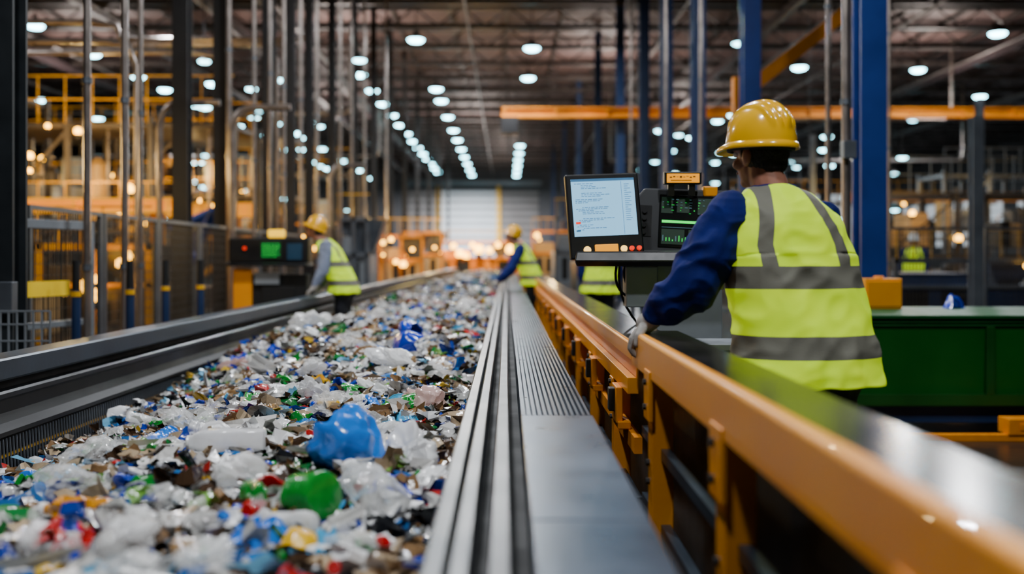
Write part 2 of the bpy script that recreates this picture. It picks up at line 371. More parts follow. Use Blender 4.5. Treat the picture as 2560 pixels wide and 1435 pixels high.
# ------------------------------------------------------------------ control console (near)
cs = thing('control_console', (.66, 4.65, 0), label='black control console with tilted monitor and green displays', category='control console')
B().box(.05, .36, .05, .35, 0, 1.27).obj('pedestal', white_box, cs, bevel=.006)
B().box(.055, .355, .04, .05, .08, .62).box(.3,.32,.03,.04,.3,.42).obj('pedestal_door', pmat('cab_door','#5F656B',.4), cs, bevel=.003)
tr = B(); tr.loft([[Vector(p) for p in ((-.34,-.10,1.262),(.33,-.10,1.262),(.38,.22,1.262),(-.30,.22,1.262))], [Vector(p) for p in ((-.35,-.13,1.285),(.34,-.13,1.285),(.39,.24,1.30),(-.31,.24,1.30))], [Vector(p) for p in ((-.34,-.11,1.33),(.33,-.11,1.33),(.38,.22,1.34),(-.30,.22,1.34))]])
tr.obj('tray', plastic_dk, cs, bevel=.006)
B().box(-.10,.048,.0,.14,1.07,1.26).obj('connection_box', white_box, cs, bevel=.005)
mon = mk('monitor', None, cs, loc=(-.19, -.06, 1.30), rot=(math.radians(-9), math.radians(-2.5), math.radians(8)))
B().box(-.175, .175, 0, .035, .0, .40).box(-.13,.13,.035,.075,.06,.34).obj('monitor_housing', plastic_dk, mon, bevel=.008)
B().box(-.15, .15, -.004, .002, .105, .375).obj('screen', scr_e, mon)
b = B(); random.seed(3)
b.box(-.15, .15, -.006, -.003, .364, .375, 0)
for i in range(30):
    z = .352-i*.0075
    if i in (4, 5, 9, 13, 14, 20, 21, 25): continue
    x = -.135+random.choice((0, 0, .012, .03)); L = random.uniform(.03, .15)
    while L > 0.01:
        w = min(L, random.uniform(.006, .022)); b.box(x, x+w, -.006, -.003, z, z+.0018, 0); x += w+.004; L -= w+.004
for i in range(18): b.box(.10, .10+random.uniform(.012, .034), -.006, -.003, .345-i*.010, .3466-i*.010, 0)
b.box(-.14,-.118,-.006,-.003,.163,.173,1); b.box(-.14,-.12,-.006,-.003,.128,.134,0); b.box(.086,.0875,-.006,-.003,.11,.36,0)
b.obj('screen_content', [ink_e, red_e], mon)
B().box(-.06, .05, -.010, .0, .018, .064).obj('lit_button', org_e, mon, bevel=.004)
for i, (x, r, m) in enumerate(((-.095, .018, warm_e), (.078, .016, warm_e), (.115, .012, red_e), (.15, .012, red_e))):
    B().cyl((x, .0, .041), (x, -.014, .041), r, r*.8, n=16).obj('indicator_button', m, mon, smooth=True)
B().box(.05, .09, .04, .20, .10, .16).obj('monitor_arm', plastic_dk, mon, bevel=.004)
cp = mk('control_panel', None, cs, loc=(.155, .16, 1.32), rot=(math.radians(-12), math.radians(3), math.radians(-6)))
B().loft([[Vector(p) for p in ((-.21,y,-.03),(.25,y,-.03),(.25,y,.30),(.22,y,.33),(-.16,y,.325),(-.21,y,.26))] for y in (0,.06)]).box(-.18,.20,.06,.12,.02,.28).obj('panel_housing', plastic_gr, cp, bevel=.01)
B().box(-.085, .20, -.006, .0, .03, .295).obj('display', scr_dk, cp, bevel=.003)
b = B(); random.seed(5)
b.box(-.07, .19, -.009, -.006, .152, .164, 5)
for q in ((-.075,-.02,.20,.28),(.0,.06,.205,.28),(.10,.18,.2,.28),(-.07,.04,.045,.12),(.06,.19,.045,.12)): b.box(q[0], q[1], -.008, -.006, q[2], q[3], 4)
for r in range(6):
    for c in range(12):
        if random.random() < .5:
            x = -.07+c*.0215; z = .20+r*.0135; b.box(x, x+random.uniform(.004, .014), -.0105, -.0085, z, z+random.choice((.002, .004)), random.choice((0, 0, 3, 3, 0)))
for c in range(16):
    h = random.uniform(.004, .03); b.box(-.065+c*.0155, -.065+c*.0155+.005, -.0105, -.0085, .06, .06+h, 0 if c % 4 else 3)
b.box(-.07,.19,-.009,-.006,.128,.130,3); b.box(.12,.145,-.0105,-.0085,.19,.198,2)
b.obj('display_readout', [grn_e, org_e, red_e, pmat('display_grey', '#4C6F78', .4, emit=.4), pmat('display_panel_green', '#06301A', .4, emit=.12), grn_b], cp)
for r in range(4): B().cyl((-.155,-.014,.10+r*.035),(-.155,0,.10+r*.035),.012,n=12).obj('rotary_switch', rubber, cp, smooth=True)
B().box(-.19,-.12,-.004,0,.08,.235).obj('switch_plate', rubber, cp)
B().box(.10, .28, .14, .18, 1.655, 1.715).obj('sign_display', plastic_dk, cs, bevel=.004)
B().box(.112, .268, .134, .142, 1.663, 1.706).obj('sign_face', org_e, cs)
b = B()
for i in range(8): b.box(.125+i*.016, .136+i*.016, .131, .135, 1.686+.003*(i % 3), 1.691+.003*(i % 2), 0)
b.box(.13,.23,.131,.135,1.672,1.675,0); b.obj('sign_marks', pmat('sign_brown', '#7A4A08', .5), cs)
for x in (.12, .22): B().box(x,x+.03,.15,.175,1.60,1.66).obj('sign_bracket', plastic_dk, cs)
B().box(.30,.37,.2,.25,1.60,1.65).obj('beacon_box', orange, cs, bevel=.006)
for k, (a, c_) in enumerate((((-.1,.05,1.265),(.02,.02,1.12)), ((-.14,.05,1.265),(-.02,.02,1.1)), ((-.05,.05,1.265),(.05,.02,1.14)), ((-.12,.1,1.265),(.06,.04,.9)))):
    a = Vector(a); c_ = Vector(c_); m1 = a+Vector((-.03,0,-.12-.03*k))
    B().tube([((1-t)**2)*a+2*t*(1-t)*m1+t*t*c_ for t in [i/8 for i in range(9)]], .006, 8).obj('cable', rubber, cs, smooth=True)
B().box(0, .3, 0, .28, 0, .62).box(-.01,.31,-.01,.29,.62,.65).box(.03,.27,-.012,0,.05,.58).obj('electrical_cabinet', white_box, loc=(.74, 4.05, .3), bevel=.006, label='light grey metal electrical cabinet beside the console', category='cabinet')
B().box(-.02, .32, -.02, .3, 0, .3).obj('cabinet_plinth', rubber, loc=(.74, 4.05, 0), label='black plinth carrying the grey cabinet', category='plinth')

# ------------------------------------------------------------------ left console
c2 = thing('control_console', (-2.9, 12.2, 0), label='dark control console on an orange pedestal by the conveyor', category='control console')
B().box(-.45, -.22, 0, .3, 0, 1.17).obj('pedestal', orange, c2, bevel=.01)
B().box(-.22, .45, .02, .28, 0, 1.1).box(-.1,.3,-.01,.02,.5,.95).obj('cabinet', rubber, c2, bevel=.01)
B().box(-.18,.12,-.03,.0,.98,1.12).obj('cabinet_label_plate', white_box, c2)
B().box(-.50, .48, -.14, .3, 1.2, 1.24).box(-.50, .48, -.02, .3, 1.24, 1.55).obj('console_housing', plastic_dk, c2, bevel=.02)
B().box(-.1, .14, -.035, -.02, 1.3, 1.5).obj('display', pmat('display_dim_green', '#08401E', .4, emit=.25), c2)
B().box(.22, .40, -.035, -.02, 1.28, 1.48).obj('display', pmat('display_dim_blue', '#14344A', .4, emit=.3), c2)
b = B(); random.seed(9)
for r in range(7):
    x = -.08
    while x < .1:
        w = random.uniform(.015, .04); b.box(x, x+w, -.042, -.034, 1.32+r*.024, 1.325+r*.024); x += w+.02
b.obj('display_readout', grn_b, c2)
B().cyl((-.3,-.02,1.42),(-.3,-.045,1.42),.018,n=12).obj('indicator_button', red_e, c2)
B().box(-.05,.15,.1,.2,1.55,1.65).obj('beacon_light', pmat('beacon_yel', '#FFC400', .4, emit=1.5), c2, bevel=.02)

# ------------------------------------------------------------------ green container
gc = thing('waste_container', (4.6, 7.35, 0), label='large green steel waste container with ribbed sides', category='waste container')
B().loft([[Vector(p) for p in ((-2.2,0,.2),(2.2,0,.2),(2.2,1.2,.2),(-2.2,1.2,.2))], [Vector(p) for p in ((-2.25,-.03,.84),(2.25,-.03,.84),(2.25,1.23,.84),(-2.25,1.23,.84))]]).obj('container_body', green_p, gc, bevel=.01)
rim_m = pmat('green_rim', '#06501E', .5, spec=.25)
B().box(-2.28, 2.28, -.06, 1.26, .855, .88).box(-2.28, 2.28, -.05, -.02, .825, .835).box(-2.28, 2.28, -.055, -.02, .80, .812).obj('container_rim', rim_m, gc, bevel=.006)
for x in (-2.1, -1.05, .35, 1.5, 2.1): B().box(x-.03, x+.03, -.06, -.0, .30, .80).obj('rib', green_d, gc, bevel=.005)
B().box(-2.2, 2.2, -.06, 0, .22, .30).obj('bottom_rail', green_d, gc)
B().box(-2.1, 2.1, .04, 1.1, .08, .2).obj('base_frame', blue_dk, gc)
for x in (-1.8, 1.8):
    for y in (.2, 1.0): B().cyl((x-.03, y, .05), (x+.03, y, .05), .05, n=16).obj('wheel', rubber, gc, smooth=True)
B().box(0,.30,0,.24,0,.25).box(.01,.29,-.01,0,.02,.23).cyl((.15,.12,.25),(.15,.12,.27),.04).obj('motor_housing', orange, loc=(2.96, 8.2, .88), bevel=.012, label='plain orange metal housing standing on the green container', category='machine housing')
B().box(0, 1.7, 0, .06, .0, .05).box(1.0, 1.35, -.02, .14, .05, .16).box(1.08,1.14,-.03,-.02,.08,.13).box(1.2,1.26,-.03,-.02,.08,.13).obj('floor_rail', orange_d, loc=(2.55, 7.05, 0), bevel=.004, label='thin orange floor rail with a small bracket', category='floor rail')

# ------------------------------------------------------------------ fences
def fence_mesh(w, h, cell=.05):
    b = B(); r = .0035; x = cell
    while x < w: b.box(x-r, x+r, -r, r, .12, h-.03); x += cell
    z = .15
    while z < h-.03: b.box(0, w, -r, r, z-r, z+r); z += cell*2
    f = B().box(0, .04, -.02, .02, 0, h).box(w-.04, w, -.02, .02, 0, h).box(.04, w-.04, -.02, .02, h-.04, h).box(.04, w-.04, -.02, .02, .1, .14)
    return b.mesh('wire_mesh', [wire_m]), f.mesh('fence_frame', [grey_st])
wm, fm = fence_mesh(1.5, 1.75)
def fence(x, y, rz):
    t = thing('fence_panel', (x, y, 0), (0, 0, rz), label='grey wire mesh safety fence panel', category='fence', group='safety fence panels')
    mk('wire_mesh', wm, t); mk('fence_frame', fm, t)
for i in range(9): fence(-4.0, 5.2+i*1.56, math.pi/2)
for i in range(3): fence(-5.8-i*1.56, 17.3, 0)
for i in range(6): fence(5.4+i*1.56, 14.5, 0)
for i in range(6): fence(5.3, 16+i*1.56, math.pi/2)
g = thing('gate', (-3.75, 7.3, 0), (0, 0, math.radians(75)), label='light grey steel gate frame by the fence', category='gate')
B().box(0,.07,-.03,.03,0,1.6).box(1.0,1.07,-.03,.03,0,1.6).box(.07,1.0,-.03,.03,1.53,1.6).box(.07,1.0,-.03,.03,.75,.8).obj('gate_frame', white_box, g, bevel=.004)
B().box(.25,.75,-.04,-.03,1.0,1.12).obj('yellow_sign', pmat('sign_yellow','#F0C818',.5,emit=.2), g)
wm2 = B()
for i in range(18): wm2.box(.1+i*.05,.105+i*.05,-.003,.003,0.05,1.53)
wm2.obj('wire_mesh', wire_m, g)
for x, y in ((-3.35, 7.75), (-3.1, 8.2), (-3.15, 9.2), (-2.95, 9.6)):
    t = thing('bollard', (x, y, 0), label='slim dark blue post with black cap', category='bollard', group='slim posts')
    B().cyl((0,0,0),(0,0,1.05),.035).obj('post', blue_dk, t, smooth=True)
    B().cyl((0,0,1.05),(0,0,1.28),.032,.028).obj('post_cap', rubber, t, smooth=True)
    B().cyl((0,0,1.0),(0,0,1.04),.039).obj('reflective_band', yel_paint, t, smooth=True)
t = thing('wire_basket', (-2.95, 6.0, 0), label='light wire basket on a single leg', category='basket')
b = B()
for i in range(9): b.box(i*.05-.205,i*.05-.195,-.004,.004,.5,.98)
for z in (.5,.6,.7,.8,.9,.98): b.box(-.2,.2,-.005,.005,z-.005,z+.005)
b.box(-.2,.2,0,.3,.48,.5); b.box(-.02,.02,.1,.14,0,.48); b.box(-.15,.15,.02,.25,0,.02)
b.obj('basket_wire', white_box, t)

# ------------------------------------------------------------------ crane beams
def xbeam(x0, x1, y, z0, z1, mat, label):
    t = thing('crane_beam', ((x0+x1)/2, y, z0), label=label, category='crane beam')
    h = (x1-x0)/2; H = z1-z0
    B().box(-h, h, -.15, .15, 0, .04).box(-h, h, -.15, .15, H-.04, H).box(-h, h, -.03, .03, .04, H-.04).obj('beam', mat, t)
    n = int(2*h/1.5); sm_ = B().box(-.02, .02, -.14, .14, .04, H-.04).mesh('stiffener', [mat])
    for i in range(n+1): mk('stiffener', sm_, t, loc=(-h+.1+i*(2*h-.2)/max(1, n), 0, 0))
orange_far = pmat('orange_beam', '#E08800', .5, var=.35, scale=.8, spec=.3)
orange_glow = pmat('orange_beam_painted_glow', '#FFA800', .45, var=.25, scale=1, emit=.6)  # bright warm light on the beams painted in as emission
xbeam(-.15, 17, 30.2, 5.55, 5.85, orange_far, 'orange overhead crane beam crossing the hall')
B().box(-.25,.25,-.3,.3,-.5,0).cyl((0,0,-1.1),(0,0,-.5),.03).obj('crane_hoist', black_st, loc=(.1,30.2,5.55), label='black hoist hanging from the crane beam', category='hoist')
xbeam(10, 17, 29, 2.95, 3.2, orange_far, 'orange steel beam over the far machines')
xbeam(-10, -5.3, 16, 2.02, 2.26, orange_glow, 'bright orange beam of the side machine')
xbeam(-13, -6.2, 24.4, 2.3, 2.65, orange_glow, 'orange steel beam of a far machine')
for x, y, z in ((-9.5, 16, 2.02), (-5.6, 16, 2.02), (-12.6, 24.4, 2.3), (-6.6, 24.4, 2.3), (10.3, 29, 2.95), (16.6, 29, 2.95), (16.5, 30.2, 5.5)):
    B().box(-.09,.09,-.09,.09,.02,z).box(-.15,.15,-.15,.15,0,.02).obj('beam_support', orange_bg, loc=(x, y, 0), label='orange steel support of an overhead beam', category='support post', group='orange supports')
b = B().beam((3.75, 16, 3.9), (5.9, 16, 5.6), .14, .2).box(3.64,3.8,15.9,16.1,3.5,4.2)
b.box(5.84, 5.96, 15.94, 16.06, 5.5, 9.0); b.obj('diagonal_brace', orange_bg, label='orange diagonal jib arm fixed to a column', category='jib crane arm')

# ------------------------------------------------------------------ machines and platforms
wa = B(); wa.sph((0,0,0), .07, 12, 8, 1); wa.cyl((0,0,-.13),(0,0,-.05),.045,n=10,mi=0)
warm_mesh = wa.mesh('work_lamp', [rubber, warm_e2], True)
def wlamp(x, y, z, s=1):
    o = mk('work_lamp', warm_mesh, loc=(x, y, z), label='small amber work lamp glowing warmly on a machine', category='work lamp', group='amber work lamps'); o.scale = (s, s, s)
def machine(x, y, w, d, h, m1, m2, lab, seed, lamps=2):
    random.seed(seed)
    t = thing('sorting_machine', (x, y, 0), label=lab, category='machine')
    B().box(-w/2, w/2, 0, d, .25*h, .62*h).box(-w/2+.1, -w/2+.1+w*.4, -.05, d*.7, .62*h, .8*h).obj('machine_body', m1, t, bevel=.02)
    k = max(3, int(w/1.2))
    for i in range(k):
        xx = -w/2+.05+i*(w-.1)/(k-1)
        B().box(xx-.04, xx+.04, -.1, 0, 0, h).box(xx-.08,xx+.08,-.13,.03,0,.02).obj('frame_post', m2, t)
    for z0, z1 in ((h-.09, h), (.6*h, .64*h)): B().box(-w/2, w/2, -.1, 0, z0, z1).obj('frame_beam', m2, t)
    b = B().loft([[Vector((w*.25+sx*.18, d*.4+sy*.18, .62*h)) for sx, sy in ((-1,-1),(1,-1),(1,1),(-1,1))], [Vector((w*.25+sx*.5, d*.4+sy*.45, .98*h)) for sx, sy in ((-1,-1),(1,-1),(1,1),(-1,1))]])
    b.obj('hopper', grey_st, t)
    for i in range(4):
        xx = -w/2+.2+i*(w-.4)/4; B().box(xx, xx+(w-.4)/6, -.02, .0, .3*h, .55*h).obj('access_panel', random.choice((plastic_gr, rubber, m1)), t)
    b = B()
    for i in range(int(w/.3)): b.box(-w/2+i*.3+.03, -w/2+i*.3+.045, -.13, -.115, h, h+.5)
    b.box(-w/2, w/2, -.13, -.11, h+.48, h+.51); b.obj('handrail', yel_bg, t)
    for i in range(lamps): wlamp(x-w/2+random.uniform(.1, .9)*w, y-.25, random.uniform(.45, .95)*h, random.choice((.6, .8, 1, 1.4)))
def platform(x, y, w, d, h, levels, m1, seed, lab, lamps=3, m2=None):
    random.seed(seed); m2 = m2 or yel_bg
    t = thing('process_platform', (x, y, 0), label=lab, category='machine platform')
    nx_ = max(2, int(w/1.3)+1)
    for i in range(nx_):
        for yy in (0, d): B().box(-.045, .045, -.045, .045, 0, h).obj('post', m1, t, loc=(i*w/(nx_-1), yy, 0))
    for l in range(levels):
        z = h*(l+1)/levels-.2
        B().box(0, w, 0, d, z, z+.08).obj('deck', m1, t)
        b = B(); i = 0
        while i*.5 < w: b.box(i*.5, i*.5+.018, -.05, -.035, z+.08, z+.95); i += 1
        for q in (.5, .93): b.box(0, w, -.052, -.032, z+q, z+q+.022)
        b.obj('handrail', m2, t)
        zz = z-h/levels+.3; xx = .15
        while xx < w-.4:
            r = random.uniform(.1, .26); hh = random.uniform(.35, .8)*h/levels; k = random.random(); m_ = random.choice((cream, grey_st, white_box, brown_st, black_st, orange_bg, plastic_gr, pipe_dk, cream, white_box))
            zb = max(0, zz-.3) if l == 0 else zz-.02
            if k < .25: B().cyl((xx+r, d*.5, zb), (xx+r, d*.5, zz+hh*.7), r, n=16).cyl((xx+r, d*.5, zz+hh*.7), (xx+r, d*.5, zz+hh*.8), r, r*.3, n=16).obj('tank', m_, t, smooth=True)
            elif k < .55: B().box(xx, xx+2*r, d*.15, d*.7, zb, zz+hh*.7).box(xx+.03, xx+2*r-.03, d*.15-.02, d*.15, zz, zz+hh*.5).obj('cabinet', m_, t, bevel=.01)
            elif k < .8: B().tube([(xx+.1, d*.3, zb), (xx+.1, d*.3, zz+hh*.5), (xx+.2, d*.3, zz+hh*.62), (xx+.5, d*.3, zz+hh*.62)], .045, 10).obj('duct', pipe_m, t, smooth=True)
            else: B().cyl((xx+.05, d*.2, zb), (xx+.05, d*.2, z), .03, n=8).obj('riser_pipe', pipe_m, t, smooth=True)
            xx += 2*r+random.uniform(.03, .22)
        B().beam((0, -.02, max(.02, z-h/levels+.1)), (w/(nx_-1), -.02, z-.05), .025, .05).obj('cross_brace', m1, t)
    B().beam((w*.2, -.25, 0), (w*.2+h*.5, -.25, h/levels-.1), .04, .14).obj('stair_stringer', m2, t)
    for i in range(lamps): wlamp(x+random.uniform(.05, .95)*w, y-.2, random.uniform(.3, .95)*h, random.choice((.7, 1, 1.3)))
machine(-6.6, 10.5, 2.6, 1.4, 1.6, cream, yel_bg, 'beige sorting machine behind the fence', 1, 7)
machine(-5.6, 13.6, 1.6, 1.2, 1.5, brown_st, yel_bg, 'brown and yellow sorting machine behind the fence', 2, 7)
machine(-9.5, 13.4, 3.6, 1.8, 2.0, cream, orange_bg, 'wide beige sorting machine with orange frame', 3, 8)
platform(-9.6, 18.3, 4.6, 1.8, 3.9, 2, brown_st, 4, 'dark two-level process platform crowded with tanks', 9)
platform(-16.5, 21, 5.8, 2.2, 5.0, 3, brown_st, 5, 'dark three-level process platform with yellow railings', 10)
platform(-10.2, 26, 4.6, 2, 4.6, 3, brown_st, 6, 'dark three-level process platform with cabinets', 9)
platform(-20, 32, 8, 2.4, 5.4, 3, brown_st, 7, 'wide dark process platform with tanks and ducts', 10)
platform(-10.5, 35, 5.0, 2, 4.4, 2, brown_st, 8, 'dark two-level process platform with ducts', 8)
machine(-6.6, 31, 2.6, 2, 2.4, cream, orange_bg, 'beige sorting machine with orange frame', 17, 6)
machine(-1.4, 47.5, 4.4, 2, 2.1, orange_bg, orange_bg, 'orange transfer machine at the end of the conveyor', 18, 0)
for x, z, s in ((-3.3, 1.6, 2.8), (-2.5, 1.85, 2.0), (-1.3, 1.7, 3.2), (-.8, 1.65, 2.2), (-.4, 1.9, 1.8), (-1.9, 1.4, 2.0), (.2, 1.7, 3.0), (.5, 1.5, 2.2), (-3.0, 1.2, 1.6), (-1.6, 1.9, 1.8), (-2.2, 1.5, 2.6)): wlamp(x, 47.1, z, s)
machine(-3.35, 21.9, .7, 1.1, 2.2, white_box, grey_st, 'pale grey filter unit beside the conveyor', 9, 0)
machine(-3.2, 30.3, 1.4, 1.6, 2.0, cream, orange_bg, 'beige unit with orange frame by the conveyor', 10, 6)
machine(-3.2, 38, 1.6, 1.6, 2.3, cream, orange_bg, 'beige unit beside the conveyor end', 20, 7)
machine(2.0, 20, 1.2, 1.6, 2.0, plastic_gr, grey_st, 'dark unit beyond the rail', 11, 1)
machine(2.0, 27, 1.4, 2, 2.4, white_box, grey_st, 'grey unit with steel frame beyond the rail', 12, 3)
machine(2.0, 40, 2.0, 2, 2.4, cream, orange_bg, 'beige unit with orange frame beyond the rail', 21, 5)
machine(8.2, 17.3, 3, 1.6, 1.3, blue_dk, grey_st, 'dark blue machine behind the fence', 13, 1)
machine(12.5, 20, 3.6, 2, 1.6, white_box, grey_st, 'grey machine in the side hall', 14, 2)
platform(9.2, 24, 5, 2, 3.0, 2, brown_st, 15, 'grey two-level process platform with cabinets', 4, grey_st)
platform(14.5, 33, 6, 2, 4.2, 2, grey_st, 16, 'wide grey process platform with tanks', 4, grey_st)
platform(6.2, 33, 4, 2, 3.6, 2, grey_st, 19, 'grey process platform with cabinets', 3, grey_st)
platform(9.5, 42, 9, 2, 3.8, 2, grey_st, 31, 'long grey process platform with yellow railings', 5)
ra = thing('robot_arm', (-4.9, 15.4, 0), label='dark blue jointed robot arm on a stand', category='robot arm')
B().cyl((0,0,0),(0,0,1.2),.2,.14,n=16).obj('stand', grey_st, ra, smooth=True)
B().sph((0,0,1.3),.17).cap_((0,0,1.35),(.35,0,2.0),.11,.09).cap_((.35,0,2.0),(-.25,-.1,1.75),.08,.05).obj('arm', blue_st, ra, smooth=True)

# ------------------------------------------------------------------ people
def remesh(b, name, mats, vox, smooth=6, fold=0., fscale=6.):
    me = bpy.data.meshes.new('tmp'); me.from_pydata(b.v, [], b.f); me.update()
    o = bpy.data.objects.new('tmp', me); S.collection.objects.link(o)
    r = o.modifiers.new('r', 'REMESH'); r.mode = 'VOXEL'; r.voxel_size = vox
    s = o.modifiers.new('s', 'SMOOTH'); s.iterations = smooth; s.factor = .5
    dg = bpy.context.evaluated_depsgraph_get()
    nm = bpy.data.meshes.new_from_object(o.evaluated_get(dg)); nm.name = name
    bpy.data.objects.remove(o); bpy.data.meshes.remove(me)
    nm.materials.clear()
    for m in mats: nm.materials.append(m)
    if fold: fold_mesh(nm, fold, fscale)
    nm.polygons.foreach_set('use_smooth', [True]*len(nm.polygons)); nm.update()
    return nm
def fold_mesh(nm, amp, sc):
    nr_ = [v.normal.copy() for v in nm.vertices]
    for v, nn in zip(nm.vertices, nr_):
        p = v.co; q = Vector((p.x*sc, p.y*sc, p.z*sc*1.4))
        w = noise.noise_vector(q*.6)*.8
        a = 1-abs(noise.noise(q+w))*2.6; c = noise.noise(q*.45+Vector((9,3,1)))
        v.co = p+nn*(amp*(max(a, -.6)-.3)*.85+amp*c*.8)
    nm.update()
def hand(b, w, d, n, side, curl=(.5,.7,.5), k=1.0, r=.0088):
    w = Vector(w); d = Vector(d).normalized(); n = Vector(n); n = (n-d*n.dot(d)).normalized(); s = d.cross(n).normalized()*side
    R = r*k
    for t in (-.030, -.012, .008, .028):
        b.cap_(w+d*.01+s*t*.7, w+d*.088*k+s*t, .015*k, .0125*k, 10)
    for i, (t, L) in enumerate(((.030,.072), (.010,.080), (-.011,.075), (-.031,.058))):
        p = w+d*(.092-.004*abs(i-1))*k+s*t; dd = d.copy(); ax = d.cross(n)
        for j, (fr, c) in enumerate(zip((.45,.30,.25), curl)):
            dd = Matrix.Rotation(c*(1+.08*i), 3, ax) @ dd
            q = p+dd*L*k*fr; b.cap_(p, q, R*(1-.08*j), R*(.95-.1*j), 10); p = q
    p = w+d*.028*k+s*.030; td = (d*.6+s*.8+n*.15).normalized()
    q = p+td*.04*k; b.cap_(p, q, R*1.4, R*1.15, 10)
    td = (d*.9+s*.25+n*.5).normalized(); b.cap_(q, q+td*.032*k, R*1.15, R*.9, 10)
def vest_mat(name, lo, hi, stripes=((1.185,1.26),(.955,1.03)), vx=(.105,.152), vz=1.26):
    m = bpy.data.materials.new(name); m.use_nodes = True; nt = m.node_tree; N = nt.nodes; L = nt.links
    b = N['Principled BSDF']; tc = N.new('ShaderNodeTexCoord'); at = N.new('ShaderNodeAttribute'); at.attribute_name = 'rest'
    sp = N.new('ShaderNodeSeparateXYZ'); L.new(at.outputs['Vector'], sp.inputs[0])
    def M(op, a, b_=None):
        n = N.new('ShaderNodeMath'); n.operation = op
        for i, v in enumerate((a, b_)):
            if v is None: continue
            if isinstance(v, (int, float)): n.inputs[i].default_value = v
            else: L.new(v, n.inputs[i])
        return n.outputs[0]
    def rng(o, a, c): return M('MULTIPLY', M('GREATER_THAN', o, a), M('LESS_THAN', o, c))
    z = sp.outputs['Z']; ax = M('ABSOLUTE', sp.outputs['X']); f = None
    ax = M('ADD', ax, M('MULTIPLY', M('MAXIMUM', M('SUBTRACT', z, 1.34), 0.0), .3))
    for a, c in stripes: r = rng(z, a, c); f = r if f is None else M('MAXIMUM', f, r)
    f = M('MAXIMUM', f, M('MULTIPLY', rng(ax, vx[0], vx[1]), M('GREATER_THAN', z, vz-.01)))
    nz = N.new('ShaderNodeTexNoise'); nz.inputs['Scale'].default_value = 8; L.new(tc.outputs['Object'], nz.inputs['Vector'])
    mx = N.new('ShaderNodeMix'); mx.data_type = 'RGBA'; mx.inputs[6].default_value = (*lo, 1); mx.inputs[7].default_value = (*hi, 1); L.new(nz.outputs['Fac'], mx.inputs[0])
    m2 = N.new('ShaderNodeMix'); m2.data_type = 'RGBA'; L.new(f, m2.inputs[0]); L.new(mx.outputs[2], m2.inputs[6]); m2.inputs[7].default_value = (*lin('#77766A'), 1)
    L.new(m2.outputs[2], b.inputs['Base Color']); b.inputs['Roughness'].default_value = .6; b.inputs['Specular IOR Level'].default_value = .25
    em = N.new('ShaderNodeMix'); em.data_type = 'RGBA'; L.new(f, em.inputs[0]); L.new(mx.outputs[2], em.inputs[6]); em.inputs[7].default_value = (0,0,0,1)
    L.new(em.outputs[2], b.inputs['Emission Color']); b.inputs['Emission Strength'].default_value = .34  # emission added to make the fluorescent cloth look brighter
    n3 = N.new('ShaderNodeTexNoise'); n3.inputs['Scale'].default_value = 260; L.new(tc.outputs['Object'], n3.inputs['Vector'])
    bp = N.new('ShaderNodeBump'); bp.inputs['Strength'].default_value = .25; bp.inputs['Distance'].default_value = .002; L.new(n3.outputs['Fac'], bp.inputs['Height']); L.new(bp.outputs['Normal'], b.inputs['Normal'])
    return m
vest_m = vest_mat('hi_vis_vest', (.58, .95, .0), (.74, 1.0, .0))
skin_m = pmat('skin', '#A8705A', .5, var=.08, scale=20)
hair_m = pmat('dark_hair', '#1A120D', .6, var=.5, scale=60, bump=.5, bscale=200)
navy_m = pmat('navy_cloth', '#07195E', .85, var=.25, scale=10, bump=.2, bscale=300, spec=.2)
greyc_m = pmat('grey_cloth', '#747E94', .8, var=.2, scale=10)
trou_m = pmat('dark_trousers', '#0A0C16', .85, var=.3)
glove_m = pmat('work_glove', '#A9A49E', .75, var=.15, scale=60, bump=.3, bscale=300)
helm_m = pmat('yellow_helmet', '#FFBE00', .18, var=.05, coat=.8)
eye_m = pmat('eye_white', '#E8E4DC', .2, var=.02); pupil_m = pmat('pupil', '#1A120C', .2); lip_m = pmat('lips', '#8C4A3E', .5)
boot_m = pmat('boot_leather', '#191512', .6)

